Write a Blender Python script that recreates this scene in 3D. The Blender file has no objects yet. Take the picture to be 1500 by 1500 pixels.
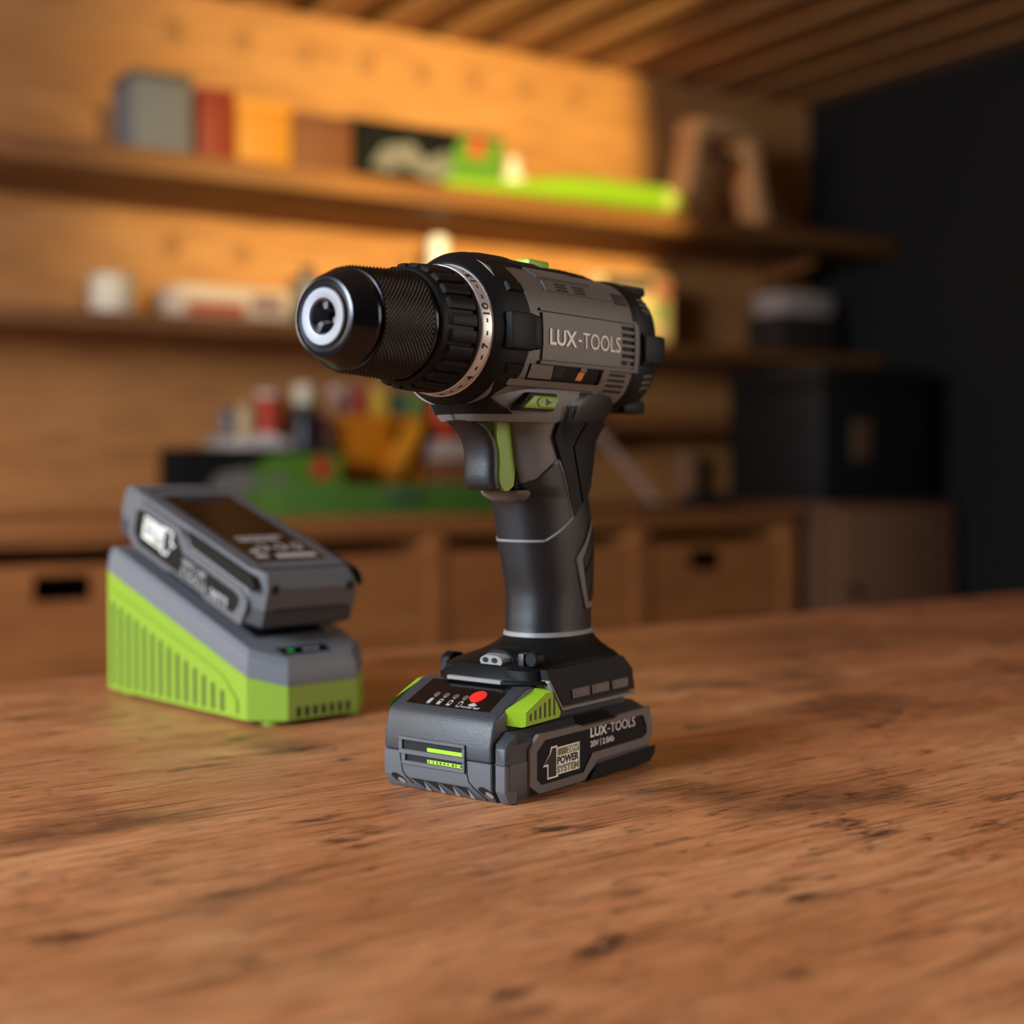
import bpy, bmesh, math, random
import numpy as np
from mathutils import Vector, Matrix

random.seed(7)
scene = bpy.context.scene
col = scene.collection
PI = math.pi
MM = 0.001

# ------------------------------------------------------------------ camera
cam_data = bpy.data.cameras.new('camera')
cam = bpy.data.objects.new('camera', cam_data)
col.objects.link(cam)
cam.location = (0, 0, 0.15)
cam.rotation_euler = (PI / 2 - math.atan(65 / 2083), 0, 0)
cam_data.sensor_width = 36
cam_data.lens = 50
cam_data.clip_start = 0.02
cam_data.clip_end = 60
cam_data.dof.use_dof = True
cam_data.dof.focus_distance = 0.64
cam_data.dof.aperture_fstop = 4.3
scene.camera = cam

# ------------------------------------------------------------------ world, exposure
world = bpy.data.worlds.new('world')
scene.world = world
world.use_nodes = True
bg = world.node_tree.nodes['Background']
bg.inputs[0].default_value = (0.55, 0.7, 1.0, 1)
bg.inputs[1].default_value = 0.3
scene.view_settings.view_transform = 'Standard'
scene.view_settings.look = 'None'
scene.view_settings.gamma = 1
scene.view_settings.use_curve_mapping = False
scene.view_settings.exposure = 0.12

# wall frame: u along the back wall, n out from it into the room, z above the workbench top
WA = math.radians(57.5)
WO = Vector((0, 4.3, 0))
WU = Vector((math.sin(WA), math.cos(WA), 0))
WN = Vector((math.cos(WA), -math.sin(WA), 0))
WROT = PI / 2 - WA


def W(u, n, z):
    return WO + WU * u + WN * n + Vector((0, 0, z))


def aim(ob, d):
    ob.rotation_euler = Vector(d).to_track_quat('-Z', 'Y').to_euler()


# added warm spot lamp on a stand, unseen behind the camera, its barn doors cut the light at the right and below
LAMP = W(-1.9, 5.0, 0.98)
lamp_data = bpy.data.lights.new('added_lamp', 'SPOT')
lamp_spot = bpy.data.objects.new('added_lamp_light', lamp_data)
col.objects.link(lamp_spot)
lamp_data.energy = 2050
lamp_data.color = (1.0, 0.80, 0.30)
lamp_data.shadow_soft_size = 0.006
lamp_data.spot_size = math.radians(38)
lamp_data.spot_blend = 1.0
lamp_spot.location = LAMP
aim(lamp_spot, W(0.28, 0, 0.84) - LAMP)


def area(name, loc, target, sx, sy, energy, color):
    d = bpy.data.lights.new(name, 'AREA')
    d.shape = 'RECTANGLE'
    d.size = sx
    d.size_y = sy
    d.energy = energy
    d.color = color
    o = bpy.data.objects.new(name, d)
    col.objects.link(o)
    o.location = loc
    aim(o, Vector(target) - Vector(loc))
    return o


# daylight from the window on the left of the bench
area('window_daylight', (-1.76, -0.64, 0.86), (0.0, 0.65, 0.08), 1.0, 0.75, 98, (0.76, 0.88, 1.0))
# added warm fill from the left that lifts the wall and cabinets
area('left_fill', W(-3.5, 1.8, 0.55), W(-0.6, 0.3, -0.1), 1.0, 0.9, 24, (1.0, 0.84, 0.66))
# added warm fill on the right for the drill's dim side
area('right_fill', (1.0, 0.62, 0.36), (0.0, 0.65, 0.14), 0.45, 0.45, 4.2, (1.0, 0.89, 0.79))

# ------------------------------------------------------------------ materials


def lin(c):
    if isinstance(c, str):
        c = c.lstrip('#')
        c = [int(c[i:i + 2], 16) / 255 for i in (0, 2, 4)]
    return tuple(x / 12.92 if x <= 0.04045 else ((x + 0.055) / 1.055) ** 2.4 for x in c) + (1.0,)


def mat(name, c, rough=0.5, metal=0.0, grain=0.0, gscale=2500, var=0.0, vscale=20, spec=0.5, coat=0.0):
    m = bpy.data.materials.new(name)
    m.use_nodes = True
    nt = m.node_tree
    N, L = nt.nodes, nt.links
    b = N['Principled BSDF']
    b.inputs['Base Color'].default_value = lin(c)
    b.inputs['Roughness'].default_value = rough
    b.inputs['Metallic'].default_value = metal
    b.inputs['Specular IOR Level'].default_value = spec
    b.inputs['Coat Weight'].default_value = coat
    tc = N.new('ShaderNodeTexCoord')
    if grain:
        no = N.new('ShaderNodeTexNoise')
        no.inputs['Scale'].default_value = gscale
        no.inputs['Detail'].default_value = 2
        L.new(tc.outputs['Object'], no.inputs['Vector'])
        bp = N.new('ShaderNodeBump')
        bp.inputs['Strength'].default_value = grain
        bp.inputs['Distance'].default_value = 0.0004
        L.new(no.outputs['Fac'], bp.inputs['Height'])
        L.new(bp.outputs['Normal'], b.inputs['Normal'])
    if var:
        nv = N.new('ShaderNodeTexNoise')
        nv.inputs['Scale'].default_value = vscale
        nv.inputs['Detail'].default_value = 5
        L.new(tc.outputs['Object'], nv.inputs['Vector'])
        mx = N.new('ShaderNodeMix')
        mx.data_type = 'RGBA'
        a = lin(c)
        mx.inputs[6].default_value = tuple(x * (1 - var) for x in a[:3]) + (1,)
        mx.inputs[7].default_value = tuple(min(1, x * (1 + var)) for x in a[:3]) + (1,)
        L.new(nv.outputs['Fac'], mx.inputs[0])
        L.new(mx.outputs[2], b.inputs['Base Color'])
    return m


def wood(name, dark, mid, light, stretch=(1.2, 14, 14), rough=0.5, stains=0.0, bump=0.15, spec=0.5):
    """Wood grain that runs along the object's local X axis."""
    m = bpy.data.materials.new(name)
    m.use_nodes = True
    nt = m.node_tree
    N, L = nt.nodes, nt.links
    b = N['Principled BSDF']
    b.inputs['Specular IOR Level'].default_value = spec
    tc = N.new('ShaderNodeTexCoord')
    mp = N.new('ShaderNodeMapping')
    mp.inputs['Scale'].default_value = stretch
    L.new(tc.outputs['Object'], mp.inputs['Vector'])
    n1 = N.new('ShaderNodeTexNoise')
    n1.inputs['Scale'].default_value = 1.6
    n1.inputs['Detail'].default_value = 8
    n1.inputs['Roughness'].default_value = 0.62
    n1.inputs['Distortion'].default_value = 0.6
    L.new(mp.outputs['Vector'], n1.inputs['Vector'])
    cr = N.new('ShaderNodeValToRGB')
    e = cr.color_ramp.elements
    e[0].position, e[0].color = 0.30, lin(dark)
    e[1].position, e[1].color = 0.72, lin(light)
    em = e.new(0.5)
    em.color = lin(mid)
    L.new(n1.outputs['Fac'], cr.inputs['Fac'])
    colour = cr.outputs['Color']
    # fine pores
    mp2 = N.new('ShaderNodeMapping')
    mp2.inputs['Scale'].default_value = (stretch[0] * 7, stretch[1] * 22, stretch[2] * 22)
    L.new(tc.outputs['Object'], mp2.inputs['Vector'])
    n2 = N.new('ShaderNodeTexNoise')
    n2.inputs['Scale'].default_value = 1.0
    n2.inputs['Detail'].default_value = 4
    L.new(mp2.outputs['Vector'], n2.inputs['Vector'])
    r2 = N.new('ShaderNodeMapRange')
    r2.inputs['From Min'].default_value = 0.3
    r2.inputs['From Max'].default_value = 0.62
    r2.inputs['To Min'].default_value = 0.72
    r2.inputs['To Max'].default_value = 1.08
    L.new(n2.outputs['Fac'], r2.inputs['Value'])
    mu = N.new('ShaderNodeMix')
    mu.data_type = 'RGBA'
    mu.blend_type = 'MULTIPLY'
    mu.inputs[0].default_value = 1
    L.new(colour, mu.inputs[6])
    L.new(r2.outputs['Result'], mu.inputs[7])
    colour = mu.outputs[2]
    if stains:
        for sc, lo, hi, cc, k in (((1.6, 2.4, 2.4), 0.46, 0.68, '#75431f', stains * 0.7), ((8, 12, 12), 0.54, 0.72, '#3d200f', stains * 0.75),
                                  ((22, 52, 52), 0.60, 0.70, '#2a1409', stains * 0.8), ((70, 260, 260), 0.60, 0.68, '#371b0c', stains * 0.6),
                                  ((14, 280, 280), 0.54, 0.70, '#4a2814', stains * 0.7), ((90, 160, 160), 0.70, 0.74, '#d8b28c', 0.4)):
            mp3 = N.new('ShaderNodeMapping')
            mp3.inputs['Scale'].default_value = sc
            mp3.inputs['Location'].default_value = (sc[0] * 0.37, sc[1] * 0.11, 0)
            L.new(tc.outputs['Object'], mp3.inputs['Vector'])
            n3 = N.new('ShaderNodeTexNoise')
            n3.inputs['Scale'].default_value = 1.0
            n3.inputs['Detail'].default_value = 6
            n3.inputs['Roughness'].default_value = 0.6
            L.new(mp3.outputs['Vector'], n3.inputs['Vector'])
            r3 = N.new('ShaderNodeMapRange')
            r3.inputs['From Min'].default_value = lo
            r3.inputs['From Max'].default_value = hi
            r3.inputs['To Max'].default_value = k
            L.new(n3.outputs['Fac'], r3.inputs['Value'])
            m3 = N.new('ShaderNodeMix')
            m3.data_type = 'RGBA'
            L.new(r3.outputs['Result'], m3.inputs[0])
            L.new(colour, m3.inputs[6])
            m3.inputs[7].default_value = lin(cc)
            colour = m3.outputs[2]
    L.new(colour, b.inputs['Base Color'])
    rr = N.new('ShaderNodeMapRange')
    rr.inputs['To Min'].default_value = rough + 0.12
    rr.inputs['To Max'].default_value = rough - 0.12
    L.new(n1.outputs['Fac'], rr.inputs['Value'])
    L.new(rr.outputs['Result'], b.inputs['Roughness'])
    bp = N.new('ShaderNodeBump')
    bp.inputs['Strength'].default_value = bump
    bp.inputs['Distance'].default_value = 0.002
    L.new(n2.outputs['Fac'], bp.inputs['Height'])
    L.new(bp.outputs['Normal'], b.inputs['Normal'])
    return m


M = dict(
    bench=wood('bench_wood', '#9b5d34', '#b6754a', '#ca9062', (5, 13, 13), 0.44, 1.1, 0.45),
    plywood=wood('wall_plywood', '#a96f3c', '#b97d46', '#c58a52', (0.8, 3, 3), 0.7, 0, 0.05),
    shelf=wood('shelf_wood', '#6f421f', '#835125', '#97622f', (1.2, 14, 14), 0.6, 0, 0.05),
    cabinet=wood('cabinet_wood', '#93562c', '#a56432', '#b47440', (1.2, 10, 10), 0.6, 0, 0.05),
    ceiling=wood('ceiling_wood', '#94663a', '#a97646', '#b68452', (8, 1.0, 8), 0.7, 0, 0.05),
    dark=mat('seam_shade_black', '#0b0908', 0.8),  # black stands in for shade in slots, holes and gaps; seams too
    shadow_wood=mat('shade_dark_wood', '#241610', 0.7, var=0.2),  # shade of the bin insides put into the colour; knob uses it too
    floor=mat('floor_concrete', '#4d4640', 0.8, var=0.3, vscale=4),
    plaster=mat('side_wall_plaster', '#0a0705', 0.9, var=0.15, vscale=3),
    # drill
    grey=mat('housing_grey', '#67635f', 0.48, grain=0.25, gscale=2200),
    grey2=mat('light_grey_trim', '#7e7d7c', 0.5, grain=0.1),
    shell=mat('battery_grey', '#55565a', 0.5, grain=0.12),
    upper=mat('battery_charcoal', '#35373b', 0.45, grain=0.4, gscale=1700),
    rubber=mat('black_rubber', '#0c0d0e', 0.55, grain=0.25, gscale=2600, spec=0.2),
    rubber2=mat('soft_black_rubber', '#141518', 0.42, grain=0.3, gscale=2600),
    gloss=mat('gloss_black', '#0a0a0b', 0.12, spec=0.6),
    black_metal=mat('black_oxide_metal', '#3a3a3e', 0.2, metal=0.9),
    knurl=mat('knurled_black_metal', '#322e2d', 0.28, metal=0.9),
    steel=mat('brushed_steel', '#7f8085', 0.48, metal=1.0, grain=0.1, gscale=900),
    silver=mat('silver_ring', '#d6d3d0', 0.36, metal=0.45),
    chrome=mat('chrome', '#c0c0c4', 0.2, metal=1.0),
    lime=mat('lime_plastic', '#97c028', 0.42, grain=0.08),
    lime_dark=mat('lime_shade_mark', '#2f470c', 0.6),  # slot shade put into the colour; also the switch arrow
    lime2=mat('green_plastic', '#7fa62c', 0.45, grain=0.08),
    red=mat('red_button', '#e8281c', 0.4),
    white=mat('white_print', '#f4f3f0', 0.5),
    whitegrey=mat('grey_print', '#a9a7a4', 0.5),
    ink=mat('black_print', '#0c0b0b', 0.5),
    olive=mat('olive_print', '#7c8254', 0.5),
    led=mat('led_lens', '#5a5350', 0.15, coat=0.5),
    see_through=mat('gap_orange', '#d98b4a', 0.4),
    green_led=mat('green_led', '#27b53c', 0.3),
    lime3=mat('charger_lime', '#7f9c2a', 0.4, grain=0.08),
    chgrey=mat('charger_grey', '#5f6268', 0.5, grain=0.12),
)

# ------------------------------------------------------------------ mesh helpers


def tag(o, label=None, cat=None, group=None, kind=None):
    if label:
        o['label'] = label
    if cat:
        o['category'] = cat
    if group:
        o['group'] = group
    if kind:
        o['kind'] = kind
    return o


def empty(name, loc, rz=0, label=None, cat=None, group=None):
    o = bpy.data.objects.new(name, None)
    col.objects.link(o)
    o.location = loc
    o.rotation_euler = (0, 0, rz)
    o.empty_display_size = 0.02
    return tag(o, label, cat, group)


def obj(name, bm, m, parent=None, loc=(0, 0, 0), s=1.0, sharp=35, recalc=True):
    if recalc:
        bmesh.ops.recalc_face_normals(bm, faces=bm.faces)
    if s != 1.0:
        bmesh.ops.scale(bm, vec=(s, s, s), verts=bm.verts)
    me = bpy.data.meshes.new(name)
    bm.to_mesh(me)
    bm.free()
    me.polygons.foreach_set('use_smooth', [True] * len(me.polygons))
    me.set_sharp_from_angle(angle=math.radians(sharp))
    me.materials.append(m)
    o = bpy.data.objects.new(name, me)
    col.objects.link(o)
    o.location = loc
    if parent is not None:
        o.parent = parent
    return o


def bevel(bm, r, seg=2, ang=25):
    if r <= 0:
        return
    ed = [e for e in bm.edges if len(e.link_faces) == 2 and e.calc_face_angle(0) > math.radians(ang)]
    bmesh.ops.bevel(bm, geom=ed, offset=r, segments=seg, profile=0.5, affect='EDGES', clamp_overlap=True)


def merge(*bms):
    out = bms[0]
    for b in bms[1:]:
        me = bpy.data.meshes.new('t')
        b.to_mesh(me)
        b.free()
        out.from_mesh(me)
        bpy.data.meshes.remove(me)
    return out


def box(x0, x1, y0, y1, z0, z1, r=0.0, seg=2):
    bm = bmesh.new()
    bmesh.ops.create_cube(bm, size=1)
    bmesh.ops.scale(bm, vec=(abs(x1 - x0), abs(y1 - y0), abs(z1 - z0)), verts=bm.verts)
    bmesh.ops.translate(bm, vec=((x0 + x1) / 2, (y0 + y1) / 2, (z0 + z1) / 2), verts=bm.verts)
    bevel(bm, r, seg)
    return bm


def prism(poly, fn, d0, d1, r=0.0, seg=2, ang=25):
    """Extrude a polygon: fn(a, b, d) gives the point for polygon coordinates a, b at depth d."""
    bm = bmesh.new()
    lo = [bm.verts.new(fn(a, b, d0)) for a, b in poly]
    hi = [bm.verts.new(fn(a, b, d1)) for a, b in poly]
    n = len(poly)
    bm.faces.new(lo)
    bm.faces.new(hi)
    for i in range(n):
        bm.faces.new((lo[i], lo[(i + 1) % n], hi[(i + 1) % n], hi[i]))
    bmesh.ops.recalc_face_normals(bm, faces=bm.faces)
    bevel(bm, r, seg, ang)
    return bm


def xz(a, b, d):
    return (a, d, b)


def xy(a, b, d):
    return (a, b, d)


def yz(a, b, d):
    return (d, a, b)


def conform(poly, fn, h0, h1, du, dv):
    """A plate of outline poly laid over the surface fn(u, v, h), cut fine enough to follow it."""
    g = bmesh.new()
    g.faces.new([g.verts.new((u, v, 0)) for u, v in poly])
    us, vs = [p[0] for p in poly], [p[1] for p in poly]
    for k, lo, hi, st in ((0, min(us), max(us), du), (1, min(vs), max(vs), dv)):
        c = lo + st
        while c < hi - st * 0.2:
            co = [0, 0, 0]
            no = [0, 0, 0]
            co[k] = c
            no[k] = 1
            bmesh.ops.bisect_plane(g, geom=g.verts[:] + g.edges[:] + g.faces[:], plane_co=co, plane_no=no, dist=1e-5)
            c += st
    bm = bmesh.new()
    T = {v: bm.verts.new(fn(v.co.x, v.co.y, h1)) for v in g.verts}
    B = {v: bm.verts.new(fn(v.co.x, v.co.y, h0)) for v in g.verts}
    for f in g.faces:
        bm.faces.new([T[v] for v in f.verts])
        bm.faces.new([B[v] for v in reversed(f.verts)])
    for e in g.edges:
        if len(e.link_faces) == 1:
            a, b = e.verts
            bm.faces.new((T[a], T[b], B[b], B[a]))
    g.free()
    return bm


def loft(rings, cap=True, closed=True):
    bm = bmesh.new()
    R = [[bm.verts.new(p) for p in ring] for ring in rings]
    n = len(R[0])
    for a, b in zip(R, R[1:]):
        for i in range(n if closed else n - 1):
            j = (i + 1) % n
            bm.faces.new((a[i], a[j], b[j], b[i]))
    if cap:
        bm.faces.new(list(reversed(R[0])))
        bm.faces.new(R[-1])
    return bm


def lathe(profile, seg=72, cap=False):
    """Turn (x, r) points round the X axis."""
    rings = []
    for x, r in profile:
        rings.append([(x, r * math.cos(2 * PI * i / seg), r * math.sin(2 * PI * i / seg)) for i in range(seg)])
    return loft(rings, cap)


def lathe_z(profile, seg=32, cap=True):
    rings = []
    for r, z in profile:
        rings.append([(r * math.cos(2 * PI * i / seg), r * math.sin(2 * PI * i / seg), z) for i in range(seg)])
    return loft(rings, cap)


def spow(v, p):
    return math.copysign(abs(v) ** p, v)


def tube(pts, r, seg=10, cap=True):
    rings = []
    P = [Vector(p) for p in pts]
    for i, p in enumerate(P):
        d = (P[min(i + 1, len(P) - 1)] - P[max(i - 1, 0)]).normalized()
        a = d.orthogonal().normalized()
        if rings:
            a = (prev - d * prev.dot(d)).normalized()
        prev = a
        b = d.cross(a)
        rr = r[i] if isinstance(r, (list, tuple)) else r
        rings.append([p + (a * math.cos(2 * PI * k / seg) + b * math.sin(2 * PI * k / seg)) * rr for k in range(seg)])
    return loft(rings, cap)


def crom(keys, x):
    """Catmull-Rom through (x, v...) keys."""
    ks = sorted(keys)
    xs = [k[0] for k in ks]
    if x <= xs[0]:
        return ks[0][1:]
    if x >= xs[-1]:
        return ks[-1][1:]
    i = max(j for j in range(len(xs)) if xs[j] <= x)
    i = min(i, len(xs) - 2)
    t = (x - xs[i]) / (xs[i + 1] - xs[i])
    out = []
    for c in range(1, len(ks[0])):
        p1, p2 = ks[i][c], ks[i + 1][c]
        h = xs[i + 1] - xs[i]
        m1 = (ks[i + 1][c] - ks[i - 1][c]) / (xs[i + 1] - xs[i - 1]) * h if i > 0 else (p2 - p1)
        m2 = (ks[i + 2][c] - ks[i][c]) / (xs[i + 2] - xs[i]) * h if i + 2 < len(ks) else (p2 - p1)
        out.append((2 * t ** 3 - 3 * t ** 2 + 1) * p1 + (t ** 3 - 2 * t ** 2 + t) * m1 + (-2 * t ** 3 + 3 * t ** 2) * p2 + (t ** 3 - t ** 2) * m2)
    return tuple(out)


def lerpk(keys, x):
    ks = sorted(keys)
    return float(np.interp(x, [k[0] for k in ks], [k[1] for k in ks]))


def lettering(name, items, m, parent, o, right, up, depth=0.15, s=MM):
    """Raised print: items are (string, x0, x1, y0, height, weight) in the plane spanned by right and up from o."""
    o, right, up = Vector(o), Vector(right).normalized(), Vector(up).normalized()
    nrm = right.cross(up)
    verts, faces = [], []
    for string, x0, x1, y0, hgt, wt in items:
        cu = bpy.data.curves.new('t', 'FONT')
        cu.body = string
        cu.offset = wt
        cu.resolution_u = 3
        t = bpy.data.objects.new('t', cu)
        col.objects.link(t)
        dg = bpy.context.evaluated_depsgraph_get()
        me = bpy.data.meshes.new_from_object(t.evaluated_get(dg))
        bpy.data.objects.remove(t)
        bpy.data.curves.remove(cu)
        bm = bmesh.new()
        bm.from_mesh(me)
        bpy.data.meshes.remove(me)
        bmesh.ops.remove_doubles(bm, verts=bm.verts, dist=1e-5)
        r = bmesh.ops.extrude_face_region(bm, geom=bm.faces[:])
        bmesh.ops.translate(bm, vec=(0, 0, 1), verts=[e for e in r['geom'] if isinstance(e, bmesh.types.BMVert)])
        xs = [v.co.x for v in bm.verts]
        ys = [v.co.y for v in bm.verts]
        ax, bx, ay, by = min(xs), max(xs), min(ys), max(ys)
        base = len(verts)
        bm.verts.index_update()
        for v in bm.verts:
            X = x0 + (v.co.x - ax) / (bx - ax) * (x1 - x0)
            Y = y0 + (v.co.y - ay) / (by - ay) * hgt
            verts.append(tuple((o + right * X + up * Y + nrm * (v.co.z * depth)) * s))
        for f in bm.faces:
            faces.append([base + v.index for v in f.verts])
        bm.free()
    me = bpy.data.meshes.new(name)
    me.from_pydata(verts, [], faces)
    me.materials.append(m)
    ob = bpy.data.objects.new(name, me)
    col.objects.link(ob)
    if parent is not None:
        ob.parent = parent
    return ob


def copy_tree(o, parent=None):
    c = o.copy()
    col.objects.link(c)
    c.parent = parent
    for ch in [x for x in col.objects if x.parent == o]:
        copy_tree(ch, c)
    return c


# ------------------------------------------------------------------ the room
FLOOR = -0.86
CEIL = 1.392
UL, UR, NF = -4.4, 1.22, 5.6


def wallobj(name, bms, m, label=None, kind='structure', parent=None, cat=None):
    """Geometry given in u, -n, z: local X runs along the back wall."""
    o = obj(name, merge(*bms), m, parent)
    if parent is None:
        o.location = WO
        o.rotation_euler = (0, 0, WROT)
        tag(o, label, cat, kind=kind)
    return o


def wb(u0, u1, n0, n1, z0, z1, r=0.0):
    return box(u0, u1, -n1, -n0, z0, z1, r)


wallobj('floor', [wb(UL - .2, UR + .2, -.3, NF + .2, FLOOR - .08, FLOOR)], M['floor'], 'grey concrete workshop floor')
wall_back = wallobj('wall_back', [wb(UL - .1, UR, -.1, 0, FLOOR, CEIL)], M['plywood'], 'orange-lit plywood back wall of the workshop')
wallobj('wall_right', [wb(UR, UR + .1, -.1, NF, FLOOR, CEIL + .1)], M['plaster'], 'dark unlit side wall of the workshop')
# left wall with the daylight window
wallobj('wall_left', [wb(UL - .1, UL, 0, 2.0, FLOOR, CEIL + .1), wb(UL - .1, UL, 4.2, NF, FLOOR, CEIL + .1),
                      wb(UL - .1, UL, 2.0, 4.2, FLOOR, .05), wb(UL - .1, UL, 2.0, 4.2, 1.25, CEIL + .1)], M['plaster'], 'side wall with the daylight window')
wallobj('wall_front', [wb(UL, UR, NF, NF + .1, FLOOR, CEIL + .1)], M['plaster'], 'wall behind the bench and the added lamp')
ceiling = wallobj('ceiling', [wb(UL - .2, UR + .2, 0, NF + .2, CEIL + .075, CEIL + .12)], mat('roof_deck', '#7a5a34', 0.8, var=0.1), 'wooden roof deck above the ceiling boards')
PITCH = 0.196
wallobj('gap_shade_1', [wb(UL - .2, UR + .2, -.30, -.17, CEIL - .05, CEIL + .12), wb(UL - .2, UR + .2, -.17, -.001, CEIL + .076, CEIL + .12)], M['dark'], 'added black block that darkens the gaps above the back wall')  # added block: shade in the gaps between ceiling boards put into colour
bm0 = box(-.058, .058, -NF, .16, CEIL + .002, CEIL + .07, .006, 1)
first = None
k = 0
u = -0.10 - PITCH * 21
while u < UR + .1:
    if first is None:
        b = obj('board', bm0, M['ceiling'], ceiling)
        first = b
    else:
        b = first.copy()
        col.objects.link(b)
        b.parent = ceiling
    b.location = (u + PITCH / 2, 0, 0)
    u += PITCH
# round brown discs on the plywood
disc0 = None
for uu, zz in [(-1.05, 1.287), (-.862, 1.287), (-.678, 1.285), (-.49, 1.285), (-.312, 1.287), (-.143, 1.29), (.04, 1.29), (.22, 1.29),
               (-.866, .725), (-.382, .745), (-1.06, .73)]:
    if disc0 is None:
        p = disc0 = obj('brown_disc', lathe_z([(.030, 0), (.030, .004), (.027, .006)], 20), mat('disc_brown', '#a06c3c', 0.7), wall_back)
    else:
        p = disc0.copy()
        col.objects.link(p)
        p.parent = wall_back
    p.rotation_euler = (PI / 2, 0, 0)
    p.location = (uu, 0.001, zz)

# added lamp and stand, unseen behind the camera
wl = empty('added_lamp', W(-1.9, 5.0, FLOOR), WROT, 'added black lamp with light-blocking doors, unseen on a stand behind the camera', 'lamp')
LH = LAMP.z - FLOOR
bk = mat('lamp_black', '#0c0c0c', 0.7)
obj('pole', tube([(0, -.14, 0.02), (0, -.14, LH - .05)], .016, 12), bk, wl)
obj('base', lathe_z([(.2, 0), (.2, .02), (.02, .03)], 24), bk, wl)
obj('lamp_head', box(-.10, .10, -.16, -.03, LH - .10, LH + .12, .01), bk, wl)
# added doors shape the wall's light patch: right edge slanted, lower edge level
obj('blocker_door', prism([(.176, LH + .20), (.450, LH + .20), (.450, LH - .045), (.198, LH - .045)], xz, .40, .404), bk, wl)
obj('blocker_door', prism([(-.450, LH - .037), (.450, LH - .037), (.450, LH - .40), (-.450, LH - .40)], xz, .41, .414), bk, wl)
for x in (-.11, .44):
    obj('door_arm', box(x, x + .01, -.10, .41, LH - .06, LH - .05), bk, wl)

# ------------------------------------------------------------------ shelves on the back wall


def shelf(zt, zb, depth, u0, u1, label, braces):
    r = empty('wall_shelf', W(0, 0, zt), WROT, label, 'shelf')
    obj('shelf_board', box(u0, u1, -depth, -.001, zb - zt, 0, .004), M['shelf'], r)
    for bu in braces:
        poly = [(-.002, zb - zt), (-depth * .6, zb - zt), (-depth * .6, zb - zt - .02), (-.02, zb - zt - .07), (-.002, zb - zt - .07)]
        obj('bracket', prism(poly, lambda a, b, d: (d, a, b), bu - .012, bu + .012, .002), M['shelf'], r)
    return r


shelf(.880, .825, .42, -2.3, 1.2, 'topmost wooden shelf on the wall, carrying cartons and the stool', (-1.9, 1.0))
shelf(.511, .472, .36, -2.3, 1.2, 'middle wooden wall shelf at the height of the drill chuck', (-1.9, 1.1))
shelf(.317, .262, .24, -.10, 1.2, 'lowest short wooden wall shelf, seen right of the drill body', (.3, 1.0))

# ------------------------------------------------------------------ base cabinet with bins
cabinet = empty('bin_cabinet', W(0, 0, FLOOR), WROT, 'long wooden base cabinet with pull-out bins under its counter', 'cabinet')
CB = -FLOOR
obj('counter', box(-2.4, .60, -.62, -.001, CB + .006, CB + .036, .004), M['cabinet'], cabinet)
obj('top_rail', box(-2.4, .595, -.60, -.57, CB - .017, CB + .006), M['cabinet'], cabinet)
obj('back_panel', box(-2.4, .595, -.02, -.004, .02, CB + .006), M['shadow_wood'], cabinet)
obj('plinth', box(-2.4, .595, -.56, -.02, 0, .09), M['cabinet'], cabinet)
for du in (-1.80, -1.20, -.60, .028, .572):
    obj('divider', box(du - .026, du + .026, -.60, -.02, .09, CB + .006, .002), M['cabinet'], cabinet)


def bin_front(w, h, hole):
    """A board with a hand hole."""
    bm = bmesh.new()
    xs = [-w / 2, hole[0], hole[1], w / 2]
    zs = [0, hole[2], hole[3], h]
    for y in (0, .016):
        V = [[bm.verts.new((x, y, z)) for x in xs] for z in zs]
        for i in range(3):
            for j in range(3):
                if (i, j) != (1, 1):
                    bm.faces.new((V[i][j], V[i][j + 1], V[i + 1][j + 1], V[i + 1][j]))
    bm.edges.ensure_lookup_table()
    be = [e for e in bm.edges if len(e.link_faces) == 1]
    bmesh.ops.bridge_loops(bm, edges=[e for e in be if all(abs(abs(v.co.x) - w / 2) < 1e-6 or v.co.z < 1e-6 or abs(v.co.z - h) < 1e-6 for v in e.verts)])
    be = [e for e in bm.edges if len(e.link_faces) == 1]
    bmesh.ops.bridge_loops(bm, edges=be)
    return bm


for i, (a, b, lab) in enumerate([(-1.774, -1.226, 'wooden pull-out bin behind the battery charger'), (-1.174, -.626, 'wooden pull-out bin right of the battery charger'),
                                 (-.574, .002, 'wooden pull-out bin behind the drill handle'), (.054, .546, 'wooden pull-out bin with the dark hand hole, right of the drill')]):
    r = empty('storage_bin', W((a + b) / 2, .592, FLOOR + .091), WROT, lab, 'bin', 'wooden bins in the base cabinet')
    w = b - a - .012
    h = CB - .091 - .054
    cx = 0.0 if i != 3 else -.035
    obj('front_board', bin_front(w, h, (cx - .062, cx + .062, h - .078, h - .022)), M['cabinet'], r)
    obj('side_board', box(-w / 2, -w / 2 + .012, .016, .5, 0, h - .02), M['shadow_wood'], r)  # inner boards coloured dark as the shade in the gap above
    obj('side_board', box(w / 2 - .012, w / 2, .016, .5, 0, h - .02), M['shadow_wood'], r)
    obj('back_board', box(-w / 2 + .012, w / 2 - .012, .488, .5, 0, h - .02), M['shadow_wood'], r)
    obj('bottom_board', box(-w / 2 + .012, w / 2 - .012, .016, .488, 0, .012), M['shadow_wood'], r)

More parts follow.
